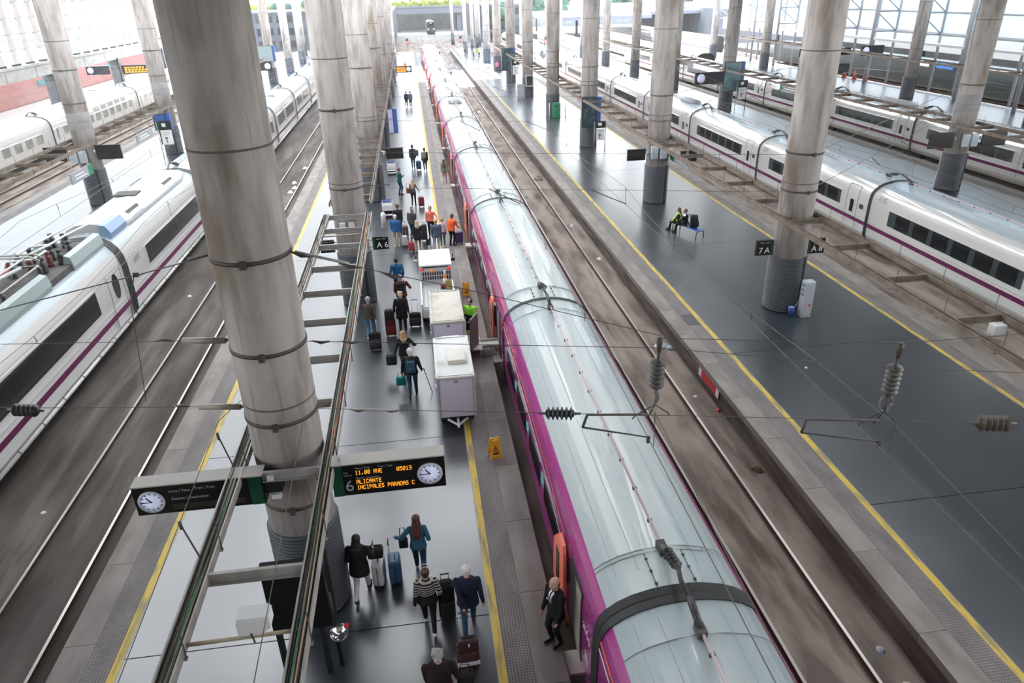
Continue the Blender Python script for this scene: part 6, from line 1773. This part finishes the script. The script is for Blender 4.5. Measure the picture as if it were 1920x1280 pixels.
# cabinet and bin at the thick right column
t = thing('electric_cabinet', 'pale grey electric cabinet at the foot of the thick right column', 'cabinet', (14.75, 23.9, 0))
b = MB(); b.rbox((14.75, 23.95, .75), (.40, .34, 1.5), pm('cabinet_pale_blue', (.5, .55, .6), .4), .02); b.build('body', t)
b = MB(); b.bb((14.58, 23.77, .8), (14.92, 23.78, 1.42), lgrey_m); b.build('door', t); b = MB(); b.bb((14.58, 23.77, .1), (14.92, 23.78, .74), lgrey_m); b.build('door', t)
b = MB(); b.bb((14.78, 23.755, .48), (14.85, 23.77, .58), red_m); b.build('red_label', t)
for k in range(3):
    b = MB(); b.bb((14.54, 23.84, .9 + .2 * k), (14.55, 24.06, .98 + .2 * k), pm('vent_shade', (.2, .22, .25), .6)); b.build('vent', t)
t = thing('waste_bin', 'small blue bucket bin with a white rim at the thick right column', 'bin', (14.25, 24.05, 0))
b = MB(); b.lathe([(.10, 0), (.13, .4), (.115, .4), (.09, .03)], pm('bucket_blue', (.02, .07, .3), .4), (14.25, 24.05, 0), 18); b.build('bucket', t)
b = MB(); b.lathe([(.0, .34), (.115, .36)], white2_m, (14.25, 24.05, 0), 14, caps=False); b.build('liner', t); b = MB(); b.tube([(14.36, 24.05, .3), (14.5, 24.0, .7)], .012, lgrey_m, 5); b.build('broom_handle', t)
t = thing('recycling_bin', 'bright green recycling bin at the foot of the fourth right column', 'bin', (14.5, 74.3, 0))
b = MB(); b.rbox((14.5, 74.3, .75), (.75, .6, 1.5), green2_m, .05); b.build('body', t); b = MB(); b.bb((14.3, 73.99, 1.15), (14.7, 74.0, 1.28), dark_m); b.build('slot', t)
for dx, lb in ((-.75, 'slim white post left of the green recycling bin'), (.95, 'slim grey post right of the green recycling bin')):
    t = thing('post', lb, 'post', (14.5 + dx, 74.2, 0)); b = MB(); b.tube([(14.5 + dx, 74.2, 0), (14.5 + dx, 74.2, 1.5)], .05, white_m if dx < 0 else grey_m, 8); b.build('shaft', t); b = MB(); b.lathe([(.13, 0), (.13, .03)], grey_m, (14.5 + dx, 74.2, 0), 12); b.build('base', t)
t = thing('leaning_board', 'grey translucent board leaning before the fifth right column', 'board', (13.2, 90.4, 0))
b = MB(); b.box((13.2, 90.4, .8), (.9, .06, 1.6), grey_m, rot=Matrix.Rotation(R(-8), 3, 'X')); b.build('panel', t); b = MB(); b.bb((12.8, 90.6, 0), (12.84, 91.0, .05), dark_m); b.bb((13.56, 90.6, 0), (13.6, 91.0, .05), dark_m); b.build('foot', t)
t = thing('kiosk', 'dark box kiosk with a screen at the fifth right column', 'kiosk', (14.3, 90.7, 1.6)); b = MB(); b.bb((13.9, 90.7, 1.2), (14.8, 91.1, 2.6), grey_m); b.build('body', t); b = MB(); b.bb((14.0, 90.69, 1.4), (14.7, 90.7, 2.4), screen_m); b.build('screen', t)
t = thing('warning_plate', 'red and white warning plate fixed to the right platform side', 'sign', (9.4, 20.2, -.55))
b = MB(); b.bb((9.40, 19.4, -.62), (9.45, 21.2, -.32), red_m); b.build('plate', t)
b = MB(); b.bb((9.39, 19.4, -.62), (9.40, 19.65, -.32), white_m); b.bb((9.39, 20.95, -.62), (9.40, 21.2, -.32), white_m); b.build('white_end', t)
t = thing('drain_cover', 'dark patch of cleaned tactile paving near the right column cabinet', 'cover', (10.25, 24.3, 0)); b = MB(); b.bb((9.98, 23.9, .004), (10.46, 24.9, .012), pm('dark_patch', (.09, .08, .085), .8)); b.build('plate', t)
# litter
def litter(x, y, lb, m, s=.2, name='litter_scrap', z=BEDZ):
    t = thing(name, lb, 'litter', (x, y, z))
    b = MB(); n = 7
    fz = .25 if name in ('sand_heap',) else 1.
    pts = [(x + s * random.uniform(.5, 1) * math.cos(2 * PI * k / n), y + s * random.uniform(.5, 1) * math.sin(2 * PI * k / n), z + random.uniform(.01, .1) * s * 3 * fz) for k in range(n)]
    lo = [(a, b_, z) for a, b_, c in pts]
    b.loft([lo, pts, [(x + (a - x) * .4, y + (b_ - y) * .4, z + s * .6 * fz * fz) for a, b_, c in pts]], m, False); b.build('scrap', t)
litter(9.0, 24.1, 'crumpled white bag lying by the right platform side', white2_m, .32, 'plastic_bag')
litter(9.28, 23.9, 'blue and white wrapper beside the crumpled white bag', pm('wrapper_blue', (.2, .4, .55), .5, col2=(.7, .7, .7), vs=12), .22, 'wrapper')
litter(9.0, 9.5, 'white and blue paper scrap lying on the track bed near the camera', pm('scrap_blue_white', (.6, .62, .65), .6, col2=(.1, .2, .4), vs=5), .13)
litter(9.0, 8.6, 'pale rag by the platform side at the picture bottom', cream_m, .16, 'rag')
litter(9.25, 8.4, 'reddish leaf heap by the platform side at the picture bottom', pm('leaf_red', (.14, .05, .03), .8, col2=(.4, .3, .2), vs=14), .2, 'leaf_heap')
litter(8.95, 20.2, 'small white cup on the track bed below the hanging insulator', white_m, .1, 'cup')
litter(9.35, 19.2, 'crushed red can below the red warning plate', red_m, .12, 'can')
litter(9.2, 15.9, 'heap of dry leaves at the foot of the right platform side', pm('leaf_brown', (.11, .06, .035), .9), .2, 'leaf_heap')
litter(8.9, 52.5, 'tangled heap of dark cable beside the far right platform side', pm('cable_heap', (.1, .085, .07), .9, col2=(.3, .27, .24), vs=9), .5, 'cable_heap')
litter(7.2, 47.6, 'small teal box lying between the far rails', pm('teal_box', (.1, .3, .34), .5), .22, 'box')
litter(7.6, 86, 'white scrap between the rails before the sunlit patch', white_m, .4)
for i, (x, y) in enumerate([(-9.3, 60.5), (-9.5, 55.5), (-9.2, 53.8), (-9.35, 52.6)]):
    litter(x, y, ['white scrap farthest along the left rails', 'white scrap between the left rails, second from far', 'white scrap between the left rails, third from far', 'white scrap between the left rails, nearest of the four'][i], white_m, .28)
litter(-11.4, 33.2, 'pale paper scrap beside the train with the pantograph', white_m, .14)
litter(-11.2, 17.3, 'small white scrap beside the left train near the picture edge', white_m, .1)
litter(12.7, 19.9, 'crumpled tissue on the glossy right platform', white_m, .07, 'tissue', 0)
litter(9.1, 34.5, 'white crumbs of paper on the track bed, middle distance', white_m, .18)
litter(8.9, 40.5, 'white paper scraps along the right platform side, far', white_m, .22)
t = thing('relay_box', 'white cable box with spikes beside the right white train', 'box', (21.9, 22.2, BEDZ)); b = MB(); b.rbox((22.0, 22.3, -.45), (.5, .4, .5), white2_m, .05); b.build('body', t)
b = MB()
for k in range(4): b.tube([(21.85 + .1 * k, 22.3, -.2), (21.85 + .1 * k, 22.3, .3)], .02, white2_m, 5)
b.build('spike_set', t)

# ------------------------------------------------------------ far end: bridge, locomotive, signals, canopies, greenery
t = thing('road_bridge', 'grey concrete road bridge closing the view beyond the tracks', 'bridge', (0, 285, 0))
bm_ = pm('bridge_grey', (.14, .14, .16), .8)
b = MB(); b.bb((-60, 282, 5.0), (34, 292, 7.0), bm_); b.build('deck', t); b = MB(); b.bb((-60, 281.8, 7.0), (34, 282.2, 7.5), bm_); b.build('parapet', t)
for x in (-4, 19):
    b = MB(); b.bb((x - .8, 283, BEDZ), (x + .8, 291, 5.0), bm_); b.build('pier', t)
hedge_m = pm('hedge_olive', (.22, .22, .05), .9, col2=(.12, .14, .03), vs=1.2)
rnd = random.Random(5)
t = thing('hedge', 'olive yellow hedge along the top of the road bridge', 'hedge', (0, 293, 7.0))
b = MB(); b.rbox((-12, 294.5, 7.9), (94, 2.4, 2.0), hedge_m, .4)
for k in range(160):
    x = -58 + rnd.random() * 92; r_ = .5 + rnd.random() * .6
    b.lathe([(r_ * .2, -r_), (r_ * .9, -r_ * .4), (r_, .1), (r_ * .7, r_ * .7), (r_ * .1, r_)], hedge_m, (x, 293.6 + rnd.random(), 8.2 + rnd.random() * .8), 6)
b.build('foliage', t)['kind'] = 'stuff'
cyp = pm('cypress_green', (.03, .06, .045), .9, col2=(.05, .09, .05), vs=3)
for i in range(16):
    x = -40 + i * 4.6 + rnd.uniform(-1, 1); y = 300 + rnd.uniform(0, 20); hh = rnd.uniform(2.6, 5.2)
    t = thing('cypress_tree', ORD[i].replace('nearest', 'first') + ' slim dark cypress from the left behind the road bridge', 'tree', (x, y, 6.5), 0, 'cypresses behind the bridge')
    b = MB(); n = 8
    b.lathe([(.25, .6), (.75 * rnd.uniform(.8, 1.2), 1.2), (.85, hh * .45), (.55, hh * .75), (.08, hh)], cyp, (x, y, 6.5), n); b.build('crown', t)
    b = MB(); b.tube([(x, y, 5.5), (x, y, 7.4)], .12, railweb_m, 6); b.build('trunk', t)
q = MB(); q.bb((-160, 296, BEDZ), (260, 800, 6.4), ground_m); struct(q.build('ground'))
t = thing('locomotive', 'dark approaching locomotive with three warm headlights far down the track', 'locomotive', (7.9, 262, BEDZ))
lk = pm('loco_dark', (.03, .035, .055), .4)
b = MB(); b.loft([[(7.9 + sx * a, y, z) for a, z in ((-1.45, -.3), (-1.5, 1.6), (-1.2, 2.9), (0, 3.2), (1.2, 2.9), (1.5, 1.6), (1.45, -.3))] for y, sx in ((262, .92), (262.8, 1), (280, 1))], lk, False); b.build('body', t)
b = MB(); b.bb((6.8, 261.9, 1.5), (9.0, 262.1, 2.4), glass_m); b.build('windscreen', t)
hl = glow('headlight_warm', (1., .55, .2), 2.5)
for x, z in ((7.0, .7), (8.8, .7), (7.9, 2.65)):
    b = MB(); b.lathe([(0, 0), (.22, 0), (.22, .1), (0, .1)], hl, (x, 261.9, z), 14, Matrix.Rotation(PI / 2, 3, 'X')); b.build('headlight', t)
b = MB(); b.bb((6.6, 262.2, BEDZ), (9.2, 279, -.3), under_m); b.build('running_gear', t)
def signal(x, y, lb, z=3.0):
    t = thing('signal', lb, 'signal', (x, y, BEDZ))
    b = MB(); b.tube([(x, y, BEDZ), (x, y, z)], .07, grey_m, 6); b.build('post', t)
    b = MB(); b.bb((x - .3, y, z - .5), (x + .3, y + .25, z + .9), dark_m); b.build('head', t)
    b = MB(); b.lathe([(0, 0), (.28, 0), (.28, .06), (0, .06)], glow('signal_red', (1., .05, .05), 9), (x, y - .03, z), 14, Matrix.Rotation(PI / 2, 3, 'X')); b.build('red_lens', t)
signal(-.3, 196, 'red signal lamp left of the magenta train nose', .6); signal(13.2, 196, 'red signal lamp right of the approaching locomotive', .8); signal(28.5, 158, 'far red signal lamp between the white trains', 2.2); signal(-16.5, 158, 'far red signal lamp left of the middle platform', 2.0)
for i, (x, y) in enumerate([(7.7, 113), (7.7, 152)]):
    t = thing('marker_post', ['dark marker post standing in the sunlit track bed', 'dark marker post far down the empty track'][i], 'post', (5.9, y, BEDZ)); b = MB(); b.tube([(5.95, y, BEDZ), (5.95, y, .7)], .07, dark_m, 6); b.build('shaft', t); b = MB(); b.bb((5.83, y - .05, .5), (6.07, y + .05, 1.2), dark_m); b.build('head', t)
slab = pm('dark_building', (.05, .055, .065), .8, col2=(.08, .085, .1), vs=.4)
def block(lb, a, c, m=None, n=(6, 2)):
    t = thing('station_building', lb, 'building', ((a[0] + c[0]) / 2, a[1], a[2]))
    b = MB(); b.bb(a, c, m or slab); b.build('wall', t)
    wx, wz = (c[0] - a[0]) / n[0], (c[2] - a[2]) / n[1]
    for i in range(n[0]):
        for k in range(n[1]):
            b = MB(); b.bb((a[0] + wx * (i + .2), a[1] - .05, a[2] + wz * (k + .25)), (a[0] + wx * (i + .8), a[1], a[2] + wz * (k + .8)), glass_m); b.build('window', t)
    b = MB(); b.bb((a[0] - .3, a[1] - .3, c[2]), (c[0] + .3, c[1], c[2] + .4), bm_); b.build('roof', t)
block('dark low building left of the far tracks under the bridge', (-12, 172, BEDZ), (-3.5, 262, 7.6), None, (2, 2))
block('dark building behind the slim columns on the right', (20, 212, BEDZ), (34, 262, 8.2), None, (6, 3))
block('shadowed block behind the far left platform', (-44, 205, BEDZ), (-13, 226, 8), None, (12, 3))
can_m = pm('canopy_white', (.62, .61, .59), .6)
def canopy(lb, x0, x1, y0, y1, z, posts):
    t = thing('platform_canopy', lb, 'canopy', ((x0 + x1) / 2, y0, 0), 0, 'outer platform canopies')
    b = MB(); b.bb((x0, y0, z), (x1, y1, z + .35), can_m); b.build('roof', t)
    b = MB(); b.bb((x0 - .1, y0 - .1, z - .5), (x1 + .1, y0, z + .3), pm('canopy_fascia', (.13, .13, .17), .7)); b.bb((x0 - .1, y0 - .1, z - .5), (x0, y1, z + .3), can_m); b.build('fascia', t)
    for k in range(posts):
        y = y0 + 3 + (y1 - y0 - 6) * k / max(1, posts - 1)
        b = MB(); b.tube([((x0 + x1) / 2, y, BEDZ), ((x0 + x1) / 2, y, z)], .35, pm('canopy_post', (.16, .17, .2), .7), 10); b.build('post', t)
canopy('white-roofed canopy over the outer platform beyond the glazed wall', 69.4, 79, 20, 150, 4.3, 12)
canopy('wide white canopy with a dark edge past the far right columns', 36, 62, 192, 250, 5.2, 3)
canopy('wide white canopy with a dark edge at the far right', 66, 130, 205, 280, 5.6, 4)
t = thing('blue_train', 'dark train with a blue panel in the shade under the outer canopy', 'train', (66.8, 74, BEDZ)); b = MB(); b.rbox((66.8, 92, 1.1), (2.9, 76, 3.2), pm('train_dark_green', (.02, .03, .03), .4), .3); b.build('coach', t); b = MB(); b.bb((65.3, 83.6, 2.0), (65.38, 86.6, 2.75), pm('train_blue', (.05, .18, .55), .4)); b.build('blue_end', t); b = MB(); b.bb((65.3, 88.0, 2.0), (65.38, 92, 2.75), white_m); b.build('white_panel', t)
t = thing('service_kiosk', 'dark glazed kiosk at the right picture edge beyond the steel frame', 'kiosk', (68.5, 66, 0)); b = MB(); b.bb((66.8, 62, 0), (70.5, 72, 3.4), dark_m); b.build('body', t); b = MB(); b.bb((66.75, 63, .6), (66.8, 71, 2.8), teal_m); b.build('glazing', t)
for i, (x, y) in enumerate([(62.4, 92), (62.4, 94.5), (62.4, 97)]):
    t = thing('traffic_cone', ['left one of three red cones far off on the outer platform', 'middle one of three red cones far off on the outer platform', 'right one of three red cones far off on the outer platform'][2 - i], 'cone', (x, y, 0)); 
    b = MB(); b.lathe([(.3, 0), (.06, 1.2), (0, 1.25)], red_m, (59.5, y, 0), 12); b.build('cone_body', t); b = MB(); b.lathe([(.2, .5), (.14, .8)], white_m, (59.5, y, 0), 12); b.build('band', t)
for i, (x, y, s) in enumerate([(21.5, 185, 1), (-15, 268, 1.4), (44, 262, 1.2), (-26, 232, 1.3), (60, 300, 1.6), (88, 310, 1.5), (110, 300, 1.7), (-36, 240, 1.3)]):
    t = thing('dark_tree', ['round dark tree beside the slim pale columns', 'round dark tree behind the dark low building', 'round dark tree past the wide white canopy', 'round dark tree left of the shadowed block', 'first round dark tree of the far right row', 'second round dark tree of the far right row', 'third round dark tree of the far right row', 'round dark tree behind the shadowed block'][i], 'tree', (x, y, BEDZ), 0, 'evergreens beyond the hall')
    b = MB(); b.tube([(x, y, BEDZ), (x, y, 4)], .3, railweb_m, 6); b.build('trunk', t)
    b = MB()
    for k in range(26):
        r_ = rnd.uniform(.9, 1.7) * s; a = rnd.random() * 6.28; d_ = rnd.random() * 2.2 * s
        b.lathe([(r_ * .2, -r_), (r_ * .9, -r_ * .4), (r_, .1), (r_ * .7, r_ * .7), (r_ * .1, r_)], cyp, (x + d_ * math.cos(a), y + d_ * math.sin(a), 4 + rnd.random() * 4.5 * s), 7)
    b.build('foliage', t)['kind'] = 'stuff'

q = MB(); q.bb((80, 20, BEDZ), (81, 262, 6.5), slab); struct(q.build('dark_backing_wall'))  # dark wall added so the outer platform floor reflects something dark
